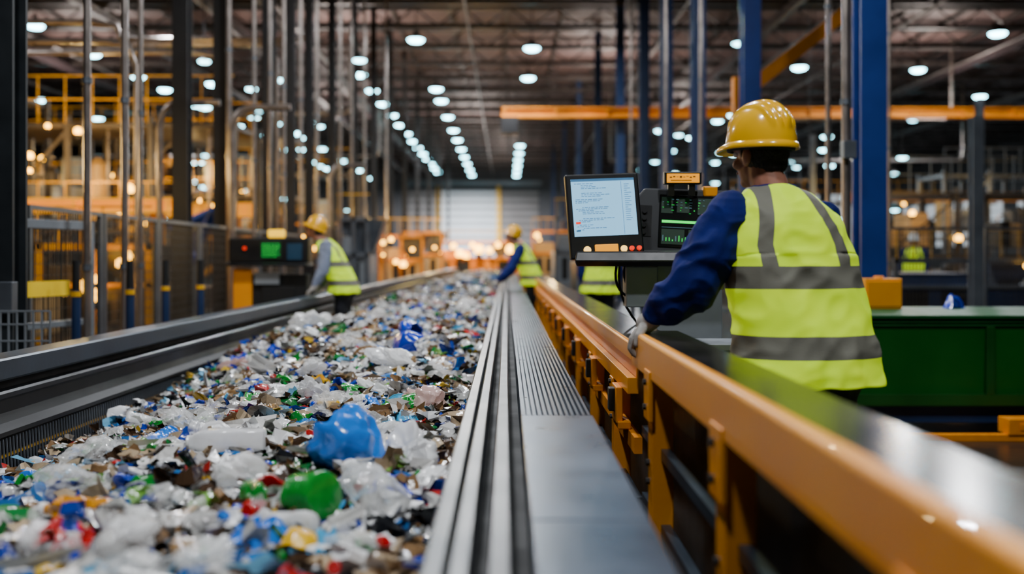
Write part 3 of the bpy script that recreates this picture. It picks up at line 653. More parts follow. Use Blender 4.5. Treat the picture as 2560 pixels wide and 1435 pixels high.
def person(loc, yaw, lean, label, armL, armR, shirt_mat, vox=.008, head_yaw=0., head_pitch=0., scale=1., stance=.1, fold=.006, sl=1.0, helm=None, hx=0., vw=1.0, shr=1.0):
    root = thing('person', loc, (0, 0, yaw), label=label, category='person'); root.scale = (scale,)*3
    def off(z):
        t = max(0, (z-.95)/.6); return Vector((lean[0]*t**1.2, lean[1]*t**1.2, 0))
    def ring(z, rx, ry, cy=0., n=40, e=2.4, slope=0.):
        o = off(z); out = []
        for k in range(n):
            a = 2*math.pi*k/n; ca, sa = math.cos(a), math.sin(a)
            x = rx*math.copysign(abs(ca)**(2/e), ca); y = ry*math.copysign(abs(sa)**(2/e), sa)
            out.append(Vector((x+o.x, y+cy+o.y, z-slope*abs(x)/.2)))
        return out
    SH = {-1: Vector((-.178, -.005, 1.43))+off(1.43), 1: Vector((.178-(1-shr)*.12, .01, 1.43))+off(1.43)}
    arms = {-1: armL, 1: armR}
    hc = Vector((hx, .03, 1.645))+off(1.645)*1.05
    HM = Matrix.Rotation(head_yaw, 3, 'Z') @ Matrix.Rotation(-head_pitch, 3, 'X')
    H = lambda x, y, z: hc+HM @ Vector((x, y, z))
    b = B()
    b.loft([ring(z, rx, ry, 0) for z, rx, ry in ((.86,.13,.09),(.95,.155,.10),(1.05,.14,.095),(1.15,.14,.095),(1.28,.155,.105),(1.40,.155,.10),(1.46,.12,.08),(1.50,.06,.06))])
    b.cap_(Vector((0,0,1.44))+off(1.44), H(0,-.015,-.05), .066, .060)
    b.sph(H(0,-.008,.025), (.074,.094,.092), 20, 14, M=HM); b.sph(H(0,.025,-.045), (.056,.062,.066), 16, 12, M=HM)
    b.sph(H(0,.062,-.088), (.026,.024,.022), M=HM); b.cap_(H(0,.088,.012), H(0,.107,-.026), .009, .014)
    for s in (-1, 1):
        b.sph(H(s*.081,-.008,-.014), (.011,.020,.033), 12, 8, M=HM); b.cap_(H(s*.015,.088,.028), H(s*.045,.078,.028), .010)
        b.sph(H(s*.04,.065,-.028), (.022,.02,.02), M=HM)
        e, w, fd, pn = [Vector(q) for q in arms[s]]
        b.cap_(SH[s], e, .052, .042); b.cap_(e, w, .042, .029); hand(b, w, fd, pn, -s)
        hip = Vector((s*.09, 0, .90)); kn = Vector((s*stance, .03, .49)); an = Vector((s*stance, -.01, .09))
        b.cap_(hip, kn, .085, .055); b.cap_(kn, an, .055, .04); b.cap_(an+Vector((0,-.02,-.04)), an+Vector((0,.13,-.05)), .035, .03)
    mk('body', remesh(b, 'body', [skin_m], max(.006, vox*.8), 3), root)
    b = B(); b.sph(H(0,-.022,.018), (.079,.086,.098), 20, 14, M=HM); b.sph(H(0,-.056,-.036), (.060,.040,.040), 14, 10, M=HM)
    for s in (-1,1): b.cap_(H(s*.076,.014,.03), H(s*.074,.016,-.005), .007)
    hm_ = remesh(b, 'hair', [hair_m], .005, 2)
    ns = [v.normal.copy() for v in hm_.vertices]
    for v, q in zip(hm_.vertices, ns): v.co += q*.0035*noise.noise(Vector((v.co.x*160, v.co.y*160, v.co.z*35)))
    mk('hair', hm_, root)
    for s in (-1, 1):
        eb = B(); eb.sph(H(s*.031,.080,.010), .0125, 12, 8, 0); eb.sph(H(s*.031,.0885,.010), .0055, 10, 6, 1); eb.obj('eye', [eye_m, pupil_m], root, smooth=True)
    B().cap_(H(-.018,.087,-.055), H(.018,.087,-.055), .005).obj('mouth', lip_m, root, smooth=True)
    b = B()
    b.loft([ring(z, rx, ry, 0) for z, rx, ry in ((.88,.175,.125),(1.0,.175,.12),(1.15,.175,.12),(1.30,.182,.13),(1.40,.172,.12),(1.46,.135,.095),(1.50,.085,.08),(1.535,.070,.070))])
    for s in (-1, 1):
        e, w, fd, pn = [Vector(q) for q in arms[s]]; kk = shr if s == 1 else 1.0
        b.cap_(SH[s], SH[s].lerp(e, .35), .078*kk, .082*sl*kk); b.cap_(SH[s].lerp(e,.35), e, .082*sl*kk, .072*sl*kk); b.cap_(e, e.lerp(w, .5), .072*sl*kk, .064*sl*kk); b.cap_(e.lerp(w, .5), e.lerp(w, .9), .064*sl*kk, .044)
    mk('shirt', remesh(b, 'shirt', [shirt_mat], vox, 3, fold*1.6, 9), root)
    for s in (-1, 1):
        e, w, fd, pn = [Vector(q) for q in arms[s]]; b = B()
        hand(b, w, fd, pn, -s, k=1.0, r=.0108); b.cap_(w-(w-e).normalized()*.03, w+Vector(fd).normalized()*.02, .036, .034)
        nm = remesh(b, 'glove', [glove_m], .004 if vox < .007 else .006, 2)
        ns = [v.normal.copy() for v in nm.vertices]
        for v, q in zip(nm.vertices, ns): v.co += q*.0025
        mk('glove', nm, root)
    b = B(); b.loft([ring(z, rx, ry, 0) for z, rx, ry in ((.80,.15,.11),(.88,.175,.13),(.96,.17,.125),(1.04,.16,.115))])
    for s in (-1, 1):
        hip = Vector((s*.088, 0, .88)); kn = Vector((s*stance, .03, .49)); an = Vector((s*stance, -.01, .12))
        b.cap_(hip, kn, .102, .075); b.cap_(kn, an, .075, .062)
    mk('trousers', remesh(b, 'trousers', [trou_m], .012, 4, fold*1.2, 8), root)
    for s in (-1, 1):
        b = B(); b.cap_((s*stance,-.02,.13),(s*stance,-.03,.06),.055,.05); b.cap_((s*stance,-.04,.05),(s*stance,.15,.045),.045,.042); b.box(s*stance-.05,s*stance+.05,-.085,.19,0,.025)
        mk('boot', remesh(b, 'boot', [boot_m], .012, 2), root)
    prof = [(.865,.244,.184),(.90,.241,.181),(.95,.235,.174),(1.0,.228,.167),(1.05,.222,.161),(1.10,.217,.157),(1.15,.215,.155),(1.20,.214,.154),(1.25,.213,.153),(1.29,.211,.152),(1.33,.208,.150),(1.37,.204,.147),(1.41,.198,.142),(1.44,.188,.134),(1.465,.172,.124),(1.485,.150,.114),(1.505,.122,.102),(1.522,.098,.090),(1.532,.082,.078)]
    P = []
    for i in range(len(prof)-1):
        for t in (0, .2, .4, .6, .8): P.append(tuple(prof[i][k]*(1-t)+prof[i+1][k]*t for k in range(3)))
    P.append(prof[-1])
    n = 160; b = B(); rest = []; rings = []
    for z, rx, ry in P:
        rr = ring(z, rx*vw, ry, 0, n, 2.25, slope=.016 if z > 1.3 else 0); rings.append(rr); o = off(z)
        for p in rr: rest.append((p.x-o.x, p.y-o.y, z))
    b.loft(rings, cap=False)
    me = b.mesh('vest', [vest_m], True, 180)
    at = me.attributes.new('rest', 'FLOAT_VECTOR', 'POINT'); at.data.foreach_set('vector', [c for r in rest for c in r])
    ns = [v.normal.copy() for v in me.vertices]
    for v, r, nn in zip(me.vertices, rest, ns):
        z = r[2]; a = math.atan2(r[1], r[0]); w = .4+.6*max(0, min(1, (1.48-z)/.25))
        q = Vector((r[0]*5, r[1]*5, z*3.0+r[0]*2.5))
        f1 = 1-abs(noise.noise(q+Vector((3, 1, 7))+noise.noise_vector(q*.7)*.9))*2.6
        f2 = noise.noise(Vector((math.cos(a)*3.5, math.sin(a)*3.5, z*1.2)))*max(0, (1.15-z)/.3)
        f3 = 1-abs(noise.noise(Vector((r[0]*7+z*8, r[1]*7, z*11-r[0]*8))))*2.8
        v.co += nn*(fold*1.35*w*(max(f1, -.6)-.3)+fold*2.6*f2+fold*.7*max(f3, -.4))
        if z < .88: v.co.z += .014*noise.noise(Vector((math.cos(a)*2, math.sin(a)*2, 5)))
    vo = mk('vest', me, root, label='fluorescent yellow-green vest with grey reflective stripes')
    so = vo.modifiers.new('s', 'SOLIDIFY'); so.thickness = .004
    hel = mk('helmet', None, root, loc=H(0, -.004, .030), rot=(HM @ Matrix.Rotation(math.radians(3), 3, 'X')).to_euler())
    b = B(); rings = []; n = 120; RX, RY, RZ = .110, .130, .150
    for i in range(31):
        th = math.radians(90*i/30); rr = []
        for k in range(n):
            a = 2*math.pi*k/n; c = math.cos(th)**.82; x = RX*math.cos(a)*c; y = RY*math.sin(a)*c; z = RZ*math.sin(th)
            rb_ = 0
            for cx, ww in ((0, .012), (.030, .006), (-.030, .006), (.056, .006), (-.056, .006)):
                u = abs(x-cx)/ww
                if u < 1.6 and z > .05: rb_ = max(rb_, (.012 if cx == 0 else .008)*(1 if u < .7 else max(0, (1.6-u)/.9))*min(1, (z-.05)/.03))
            rr.append(Vector((x, y, z+rb_*math.sin(th)))+Vector((math.cos(a), math.sin(a), 0))*rb_*math.cos(th))
        rings.append(rr)
    b.loft(rings); b.obj('helmet_shell', helm or helm_m, hel, smooth=True, sharp=60)
    b = B(); rings = []
    for (o_, dz) in ((-.008, .014), (.001, .012), (.007, .002), (.010, -.008), (.008, -.012), (.0, -.006), (-.008, -.002)):
        rr = []
        for k in range(n):
            a = 2*math.pi*k/n; fr = max(0, math.sin(a))**3
            ex = o_+(.038*fr if o_ > .005 else 0)
            rr.append(Vector(((RX+ex)*math.cos(a), (RY+ex)*math.sin(a), dz-(.012*fr if o_ > .005 else 0))))
        rings.append(rr)
    b.loft(rings, cap=False); b.obj('helmet_brim', helm or helm_m, hel, smooth=True, sharp=60)
    B().tube([(.102*math.cos(a), .116*math.sin(a), -.012) for a in [2*math.pi*k/24 for k in range(25)]], .007, 8).obj('helmet_headband', rubber, hel, smooth=True)
    return root
def to_local(p, loc, yaw, sc=1.): return Matrix.Rotation(-yaw, 3, 'Z') @ ((Vector(p)-Vector(loc))/sc)
def dir_local(d, yaw): return Matrix.Rotation(-yaw, 3, 'Z') @ Vector(d)
L0 = (1.03, 3.42, 0); yw = math.radians(9)
ln = dir_local((-.105, .04, 0), yw)
pl = lambda p: to_local(p, L0, yw, 1.01)
armL = (pl((.635, 3.42, 1.20)), pl((.505, 3.50, 1.085)), dir_local((-.45, .25, -.55), yw), dir_local((.5, 0, -.75), yw))
armR = (pl((1.06, 3.70, 1.22)), pl((.92, 3.90, 1.22)), dir_local((-.5, .7, .1), yw), (0, 0, -1))
person(L0, yw, (ln.x, ln.y), 'person in yellow hard hat and lime vest gripping the rail', armL, armR, navy_m, vox=.0055, head_yaw=math.radians(26), head_pitch=math.radians(2), scale=1.01, fold=.0085, sl=1.17, vw=1.05, shr=.82)
L1 = (-2.0, 12.3, 0); y1 = math.radians(88); pl = lambda p: to_local(p, L1, y1)
person(L1, y1, (0, .27), 'person in yellow hard hat and lime vest leaning over rail', (pl((-2.2, 12.0, 1.17)), pl((-2.30, 11.92, .95)), dir_local((-.6, 0, -.5), y1), dir_local((0, 0, -1), y1)),
       (pl((-2.22, 12.55, 1.17)), pl((-2.32, 12.55, .95)), dir_local((-.6, 0, -.5), y1), dir_local((0, 0, -1), y1)), greyc_m, vox=.01, head_pitch=math.radians(-22), fold=.008)
L2 = (.42, 15.9, 0); y2 = math.radians(80); pl = lambda p: to_local(p, L2, y2)
person(L2, y2, (0, .24), 'person in yellow hard hat and lime vest reaching over waste', (pl((.06, 15.55, 1.12)), pl((-.14, 15.45, .94)), dir_local((-.7, 0, -.5), y2), dir_local((0, 0, -1), y2)),
       (pl((.12, 16.1, 1.15)), pl((-.06, 16.05, .95)), dir_local((-.6, 0, -.5), y2), dir_local((0, 0, -1), y2)), navy_m, vox=.01, head_pitch=math.radians(-20), fold=.008)
stdL = ((-.22, .0, 1.16), (-.21, .06, .93), (0, .1, -1), (1, 0, 0)); stdR = ((.22, .0, 1.16), (.21, .06, .93), (0, .1, -1), (-1, 0, 0))
person((1.17, 12.4, 0), math.radians(10), (0, .02), 'person in lime vest standing behind the console', stdL, stdR, navy_m, vox=.012, fold=.008)
person((8.6, 21.0, 0), math.radians(150), (0, .05), 'person in lime vest and pale hard hat between machines', stdL, stdR, navy_m, vox=.016, fold=.008, helm=pmat('pale_helmet', '#C8D4D8', .3))

# ------------------------------------------------------------------ waste
def sm(t): t = max(0, min(1, t)); return t*t*(3-2*t)
def zs(x, y):
    t = (x+2.17)/1.2; zl = .36+.18*sm((y-4.5)/4.5); zr = .63+.03*sm((y-5)/6)
    z = zl+(zr-zl)*sm(t)
    z += .045*noise.noise(Vector((x*1.7, y*1.3, 1)))+.035*noise.noise(Vector((x*4, y*4, 5)))
    z += .12*math.exp(-((x+1.55)**2/.25+(y-8.6)**2/.8))
    if x > -.3: z -= .05*sm((x+.3)/.16)
    return z
cols = [('#FFFFFF',.21),('#E0DEDA',.15),('#A8A8A4',.08),('#123EA8',.07),('#2A76C0',.05),('#74B8DC',.04),('#1C7E3A',.045),('#7CB848',.015),('#8A6A48',.12),('#4E3A2A',.10),('#D8B030',.025),('#B82A28',.022),('#16181C',.07),('#C0A888',.10)]
cw = np.array([c[1] for c in cols]); cw /= cw.sum(); crgb = np.array([lin(c[0]) for c in cols])
NG = 6
gx, gy = np.meshgrid(np.linspace(-.5, .5, NG), np.linspace(-.5, .5, NG)); gx = gx.ravel(); gy = gy.ravel()
gf = np.array([(j*NG+i, j*NG+i+1, (j+1)*NG+i+1, (j+1)*NG+i) for j in range(NG-1) for i in range(NG-1)])
V = []; F = []; C = []; off_ = 0
def rotm(n):
    q = np.random.normal(size=(n, 4)); q /= np.linalg.norm(q, axis=1)[:, None]; w, x, y, z = q.T
    return np.stack([1-2*(y*y+z*z), 2*(x*y-z*w), 2*(x*z+y*w), 2*(x*y+z*w), 1-2*(x*x+z*z), 2*(y*z-x*w), 2*(x*z-y*w), 2*(y*z+x*w), 1-2*(x*x+y*y)], 1).reshape(n, 3, 3)
tri = lambda t: np.abs((t % 2)-1)*2-1
for (ya, yb, cnt, s0, s1) in ((1.3, 4, 4200, .03, .15), (4, 8, 7000, .028, .14), (8, 14, 6500, .035, .15), (14, 24, 5000, .05, .19), (24, 46, 4000, .08, .26)):
    xs = np.random.uniform(-2.16, -.16, cnt); ys = np.random.uniform(ya, yb, cnt)
    szs = np.random.uniform(0, 1, cnt)**2.4*(s1-s0)+s0
    zz = np.array([zs(a, c) for a, c in zip(xs, ys)])+np.random.uniform(-.02, .025, cnt)+szs*.1
    loc = np.stack([gx[None]*np.random.uniform(.6, 1.4, (cnt, 1)), gy[None]*np.random.uniform(.4, 1, (cnt, 1)), np.zeros((cnt, NG*NG))], 2)
    ph = np.random.uniform(0, 6.3, (cnt, 3)); fr = np.random.uniform(1.5, 3.6, (cnt, 2))
    f1_ = tri(loc[:, :, 0]*fr[:, :1]+ph[:, :1]+loc[:, :, 1]*1.3); f2_ = tri(loc[:, :, 1]*fr[:, 1:]+ph[:, 1:2]-loc[:, :, 0])
    loc[:, :, 2] = np.random.normal(0, 1.2, (cnt, 1))*loc[:, :, 0]**2+np.random.normal(0, 1.0, (cnt, 1))*loc[:, :, 1]**2+.2*f1_+.16*f2_
    loc[:, :, 0] += .12*f2_; loc[:, :, 1] += .1*f1_
    loc += np.random.normal(0, .05, loc.shape)
    loc *= szs[:, None, None]
    R = rotm(cnt); w = np.einsum('nij,nkj->nki', R, loc); w[:, :, 2] *= .6
    w += np.stack([xs, ys, zz], 1)[:, None]; w[:, :, 0] = np.clip(w[:, :, 0], -2.185, -.145)
    V.append(w.reshape(-1, 3)); F.append((gf[None]+(np.arange(cnt)*NG*NG)[:, None, None]+off_).reshape(-1, 4)); off_ += cnt*NG*NG
    ci = np.random.choice(len(cols), cnt, p=cw); c = crgb[ci]*np.random.uniform(.6, 1.0, (cnt, 1)); C.append(np.repeat(c, NG*NG, 0))
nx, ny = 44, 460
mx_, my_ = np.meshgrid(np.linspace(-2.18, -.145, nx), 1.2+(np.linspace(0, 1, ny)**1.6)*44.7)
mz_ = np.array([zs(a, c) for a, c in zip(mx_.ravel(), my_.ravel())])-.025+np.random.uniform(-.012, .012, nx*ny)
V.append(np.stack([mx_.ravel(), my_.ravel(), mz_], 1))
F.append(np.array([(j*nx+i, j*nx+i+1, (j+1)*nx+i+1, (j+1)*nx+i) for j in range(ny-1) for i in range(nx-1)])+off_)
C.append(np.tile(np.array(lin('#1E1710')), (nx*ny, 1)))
V = np.concatenate(V); F = np.concatenate(F); C = np.concatenate(C)
me = bpy.data.meshes.new('shredded_plastic_waste')
me.vertices.add(len(V)); me.vertices.foreach_set('co', V.ravel())
me.loops.add(len(F)*4); me.loops.foreach_set('vertex_index', F.ravel().astype(np.int32))
me.polygons.add(len(F)); me.polygons.foreach_set('loop_start', np.arange(0, len(F)*4, 4, dtype=np.int32))
me.update(calc_edges=True)
ca = me.color_attributes.new('Col', 'FLOAT_COLOR', 'POINT'); ca.data.foreach_set('color', np.concatenate([C, np.ones((len(C), 1))], 1).ravel())
me.polygons.foreach_set('use_smooth', [True]*len(F)); me.set_sharp_from_angle(angle=math.radians(35))
wm_ = bpy.data.materials.new('mixed_plastic'); wm_.use_nodes = True; nt = wm_.node_tree; bb = nt.nodes['Principled BSDF']
at = nt.nodes.new('ShaderNodeAttribute'); at.attribute_name = 'Col'; nt.links.new(at.outputs['Color'], bb.inputs['Base Color']); bb.inputs['Roughness'].default_value = .16
nzz = nt.nodes.new('ShaderNodeTexNoise'); nzz.inputs['Scale'].default_value = 50; tcc = nt.nodes.new('ShaderNodeTexCoord'); nt.links.new(tcc.outputs['Object'], nzz.inputs['Vector'])
bpp = nt.nodes.new('ShaderNodeBump'); bpp.inputs['Strength'].default_value = .35; bpp.inputs['Distance'].default_value = .008; nt.links.new(nzz.outputs['Fac'], bpp.inputs['Height']); nt.links.new(bpp.outputs['Normal'], bb.inputs['Normal'])
me.materials.append(wm_)
mk('shredded_plastic_waste', me, label='heap of shredded multicoloured plastic waste on the belt', category='plastic waste', kind='stuff')
def film_mat(name, hexc, tr=.35, rough=.16):
    m = bpy.data.materials.new(name); m.use_nodes = True; nt = m.node_tree; N = nt.nodes; L = nt.links
    b = N['Principled BSDF']; b.inputs['Base Color'].default_value = (*lin(hexc), 1); b.inputs['Roughness'].default_value = rough; b.inputs['Coat Weight'].default_value = .6; b.inputs['Coat Roughness'].default_value = .05
    tr_ = N.new('ShaderNodeBsdfTranslucent'); tr_.inputs[0].default_value = (*lin(hexc), 1)
    tp = N.new('ShaderNodeBsdfTransparent'); mx = N.new('ShaderNodeMixShader'); m2 = N.new('ShaderNodeMixShader')
    tc = N.new('ShaderNodeTexCoord'); nz = N.new('ShaderNodeTexNoise'); nz.inputs['Scale'].default_value = 2.5; nz.inputs['Detail'].default_value = 5; nz.inputs['Distortion'].default_value = 1.0
    L.new(tc.outputs['Object'], nz.inputs['Vector'])
    mr = N.new('ShaderNodeMapRange'); L.new(nz.outputs['Fac'], mr.inputs['Value']); mr.inputs['From Min'].default_value = .3; mr.inputs['From Max'].default_value = .7; mr.inputs['To Min'].default_value = tr*.35; mr.inputs['To Max'].default_value = min(.95, tr*1.4)
    mx.inputs[0].default_value = .35; L.new(b.outputs[0], mx.inputs[1]); L.new(tr_.outputs[0], mx.inputs[2])
    L.new(mr.outputs[0], m2.inputs[0]); L.new(mx.outputs[0], m2.inputs[1]); L.new(tp.outputs[0], m2.inputs[2]); L.new(m2.outputs[0], N['Material Output'].inputs[0])
    return m
F_white = film_mat('film_white', '#FFFFFF', .1); F_clear = film_mat('film_clear', '#F6F6F4', .62, .08); F_grey = film_mat('film_grey', '#C8C8C6', .35)
F_tan = film_mat('film_tan', '#BC9868', .2); F_pink = film_mat('film_pale_pink', '#F0D0C8', .2)
P_ = {n: pmat('plastic_'+n, h, .2, var=.12, scale=2, bump=.15, bscale=3, coat=.4) for n, h in dict(blue='#0A38C0', sky='#1478E0', cyan='#48B4E8', green='#048A2A', lime='#74D030', yellow='#F5C000', red='#CC1418', white='#FFFFFF', amber='#D08810', brown='#5A402A', dark='#14171C').items()}
def ico(sub):
    import bmesh
    bm = bmesh.new(); bmesh.ops.create_icosphere(bm, subdivisions=sub, radius=1); m = bpy.data.meshes.new('i'); bm.to_mesh(m); bm.free(); return m
def trif(t): return abs((t % 2)-1)*2-1
def bag_mesh(seed):
    rnd = random.Random(seed*13+5)
    U = [(Vector((rnd.gauss(0,1), rnd.gauss(0,1), rnd.gauss(0,1))).normalized(), f, a, rnd.uniform(0, 2)) for f, a in ((1.1,.20),(1.5,.16),(1.9,.13),(2.6,.10),(3.4,.08),(4.6,.055),(6.0,.04),(8.5,.028))]
    m = ico(5); m.name = 'plastic_bag'; o = Vector((seed*3.1, seed*1.7, seed)); nk = rnd.uniform(.9, 1.3)
    for v in m.vertices:
        p = v.co.copy(); q = p+noise.noise_vector(p*1.2+o)*.35
        k = .78+sum(a*trif(q.dot(u)*f+ph) for u, f, a, ph in U)+.25*noise.noise(p*.9+o*2)
        s = Vector((p.x*1.1, p.y*.8, p.z*.6))*max(.25, k)
        if p.x > .75: s.x += (p.x-.75)*1.6*nk; s.y *= 1-(p.x-.75)*2; s.z *= 1-(p.x-.75)*2
        v.co = s
    m.polygons.foreach_set('use_smooth', [True]*len(m.polygons)); m.set_sharp_from_angle(angle=math.radians(28)); m.materials.append(F_white); m.update(); return m
def film_mesh(seed):
    rnd = random.Random(seed*7+1); n = 34; b = B(); o = Vector((seed*2.3, seed, 4)); vs = []
    U = [(Vector((rnd.gauss(0,1), rnd.gauss(0,1), 0)).normalized(), f, a, rnd.uniform(0, 2), rnd.choice((0,1,2))) for f, a in ((.9,.32),(1.3,.25),(1.9,.18),(2.7,.12),(3.6,.08),(5,.05),(7,.03))]
    for j in range(n):
        for i in range(n):
            x = i/(n-1)*2-1; y = j/(n-1)*2-1; q = Vector((x, y, 0)); q = q+noise.noise_vector(q*1.2+o)*.3
            p = Vector((x*.85, y*.6, -.25*(x*x+y*y)))
            for u, f, a, ph, axx in U:
                d = a*trif(q.dot(u)*f+ph); p.z += d; p[axx % 2] += d*.5
            vs.append(p)
    b.add(vs, [(j*n+i, j*n+i+1, (j+1)*n+i+1, (j+1)*n+i) for j in range(n-1) for i in range(n-1)])
    return b.mesh('plastic_film', [F_white], True, 28)
def rev(prof, n=28, squash=None, seed=0):
    rings = []
    for x, r in prof:
        rr = []
        for k in range(n):
            a = 2*math.pi*k/n; p = Vector((r*math.cos(a), x, r*math.sin(a)))
            if squash:
                t = noise.noise(Vector((p.x*4+seed, p.y*3.3, p.z*4)))*squash; p.x *= 1+t; p.z *= 1-abs(t)*1.2
            rr.append(p)
        rings.append(rr)
    return rings
def bottle(seed, ribbed=True):
    prof = [(-1.0, .05), (-1.0, .30), (-.94, .36)]; x = -.9
    while x < .3: prof += [(x, .37), (x+.05, .34 if ribbed else .365), (x+.1, .37)]; x += .13
    prof += [(.42, .36), (.55, .28), (.68, .17), (.76, .13), (.86, .13)]
    b = B(); b.loft(rev(prof, squash=.45, seed=seed)); bm_ = b.mesh('bottle_body', [F_clear], True, 50)
    c = B(); c.loft(rev([(.82, .155), (.84, .165), (.98, .165), (1.0, .15)], 24)); return bm_, c.mesh('bottle_cap', [P_['blue']], True, 40)
def tub(seed, broken=.6):
    n = 36; outer = []
    for (r, z) in ((.05, 0), (.55, .0), (.66, .06), (.74, .3), (.82, .6), (.88, .9), (.95, .92), (.95, .96), (.86, .96), (.79, .62), (.71, .3), (.6, .1), (.05, .06)):
        rr = []
        for k in range(n):
            a = 2*math.pi*k/n; d = 1+.16*noise.noise(Vector((math.cos(a)*1.2+seed, math.sin(a)*1.2, z)))*broken*2
            zz = z*(1+.5*broken*noise.noise(Vector((math.cos(a)*1.6+seed*2, math.sin(a)*1.6, 3))) if z > .3 else 1)
            rr.append(Vector((r*d*math.cos(a), r*d*math.sin(a), zz-.45)))
        outer.append(rr)
    return B().loft(outer).mesh('plastic_tub', [P_['blue']], True, 50)
def shell_mesh():
    n = 72; rings = []
    U = [(Vector(u).normalized(), f, a, ph) for u, f, a, ph in (((1,.3,.4),1.3,.075,.3),((.2,1,-.5),1.7,.06,1.1),((-.6,.4,.8),2.2,.045,.7),((.5,-.7,.3),3.1,.03,1.6),((.1,.3,1),4.2,.02,.2))]
    def R(th, k, s):
        a = 2*math.pi*k/n; r = math.sin(th); z = -math.cos(th)*1.15
        p = Vector((r*math.cos(a), r*math.sin(a)*.92, z)); q = p+noise.noise_vector(p*1.1)*.3
        d = 1+sum(am*trif(q.dot(u)*f+ph) for u, f, am, ph in U)
        if th > 1.6: p.z += .28*noise.noise(Vector((math.cos(a)*2, math.sin(a)*2, 8)))*(th-1.6)/.45
        return p*d*s
    for i in range(34): rings.append([R(.03+i*(2.05/33), k, 1) for k in range(n)])
    for i in range(33, -1, -1): rings.append([R(.03+i*(2.05/33), k, .96) for k in range(n)])
    return B().loft(rings).mesh('plastic_shell', [P_['sky']], True, 40)
cap_me = B().loft([[Vector((r*math.cos(2*math.pi*k/24)*(1+.02*(k % 2)), r*math.sin(2*math.pi*k/24)*(1+.02*(k % 2)), z)) for k in range(24)] for r, z in ((.9,-.3),(1,-.25),(1,.22),(.92,.3),(.8,.3),(.75,.26))]).mesh('bottle_cap', [P_['blue']], True, 35)
rc = B(); rr_ = []
for z, r in [(-.9,.1),(-.9,.8),(-.82,.92)]+sum([[(-.75+i*.2,.97),(-.68+i*.2,.97),(-.64+i*.2,.90),(-.59+i*.2,.90)] for i in range(7)], [])+[(.68,.97),(.8,.92),(.86,.8),(.86,.1)]:
    rr_.append([Vector((r*math.cos(2*math.pi*k/40)*(1+.05*noise.noise(Vector((k*.3, z, 1)))), r*math.sin(2*math.pi*k/40), z)) for k in range(40)])
ribjar = rc.loft(rr_).mesh('ribbed_jar', [P_['green']], True, 35)
def jug_mesh():
    rings = []
    for z, rx, ry in ((-.9,.4,.25),(-.85,.48,.3),(-.6,.5,.31),(-.3,.49,.30),(.0,.46,.28),(.2,.49,.31),(.4,.5,.32),(.6,.42,.29),(.75,.3,.22),(.82,.22,.18),(.9,.2,.16)):
        rr = []
        for k in range(40):
            a = 2*math.pi*k/40; p = Vector((rx*math.copysign(abs(math.cos(a))**.5, math.cos(a)), z, ry*math.copysign(abs(math.sin(a))**.5, math.sin(a))))
            q = p*2.2; d = 1+.10*trif(q.dot(Vector((.5,.8,.3)))*1.2+.3)+.07*trif(q.dot(Vector((-.7,.5,.5)))*1.7+.8)
            rr.append(Vector((p.x*d, p.y, p.z*d)))
        rings.append(rr)
    b = B().loft(rings); b.tube([(.0,.66,.2),(.0,.5,.42),(.0,.2,.46),(.0,.0,.3)], .05, 8); return b.mesh('jug_body', [F_white], True, 40)
jug_c = B().loft(rev([(.88,.17),(.96,.17),(.98,.15)], 20)).mesh('jug_cap', [P_['white']], True, 40)
bags = [bag_mesh(i+1) for i in range(8)]; films = [film_mesh(i+1) for i in range(8)]
bots = [bottle(i*3, i % 2 == 0) for i in range(4)]; tubs = [tub(i*2.7+1, .5+.3*i) for i in range(4)]; jug = jug_mesh(); shell = shell_mesh()
def setmat(o, m): o.material_slots[0].link = 'OBJECT'; o.material_slots[0].material = m
CN = dict(blue='deep blue', sky='bright blue', cyan='light blue', green='green', lime='lime green', yellow='yellow', red='red', white='white', amber='amber', brown='brown', dark='black')
FN = {F_white: 'white', F_clear: 'clear', F_grey: 'grey', F_tan: 'tan', F_pink: 'pale pink'}
def put(name, me, x, y, s, mat, lab, cat, grp, dz=.0, rot=None, sc=(1,1,1), child=None, cmat=None):
    rot = rot or (random.uniform(-.6, .6), random.uniform(-.6, .6), random.uniform(0, 6.3))
    kw = dict(label=lab, category=cat, group=grp)
    o = mk(name, None if child else me, loc=(x, y, zs(x, y)+dz), rot=rot, **kw); o.scale = (s*sc[0], s*sc[1], s*sc[2])
    if child:
        b_ = mk(me.name.split('.')[0], me, o); setmat(b_, mat); c_ = mk(child.name.split('.')[0], child, o); setmat(c_, cmat)
    else: setmat(o, mat)
    return o
random.seed(77)
def rxy(a, b_, e=1.5): return random.uniform(-2.0, -.28), a+(b_-a)*random.random()**e
def pick(d): return random.choices(list(d.keys()), list(d.values()))[0]
GB, GF, GT, GU, GC = 'crumpled bags in the waste', 'crumpled films in the waste', 'crushed bottles in the waste', 'broken tubs in the waste', 'loose bottle caps in the waste'
for i in range(250):
    x, y = rxy(1.8, 13.5, 1.2); m = pick({F_white: 6, F_clear: 6, F_grey: 1.5, F_tan: 2, F_pink: 1.0})
    s = (.032+.065*random.random()**1.6)*(1+.03*y); x = min(x, -.18-s)
    put('plastic_bag', random.choice(bags), x, y, s, m, 'crumpled %s plastic bag in the waste heap' % FN[m], 'plastic bag', GB, dz=s*.15)
for i in range(295):
    x, y = rxy(1.8, 14, 1.15); s = (.028+.055*random.random()**1.3)*(1+.03*y)
    if random.random() < .58: m = pick({F_white: 6, F_clear: 5, F_tan: 2, F_grey: 1}); nm_ = FN[m]
    else:
        k = pick(dict(blue=5, sky=3, cyan=1.5, green=2.8, lime=.8, yellow=1.6, red=1.2, brown=2.4, dark=1.2, white=2)); m = P_[k]; nm_ = CN[k]
    put('plastic_film', random.choice(films), min(x, -.2-s), y, s, m, 'crumpled piece of %s plastic film in the heap' % nm_, 'plastic film', GF, dz=s*.3)
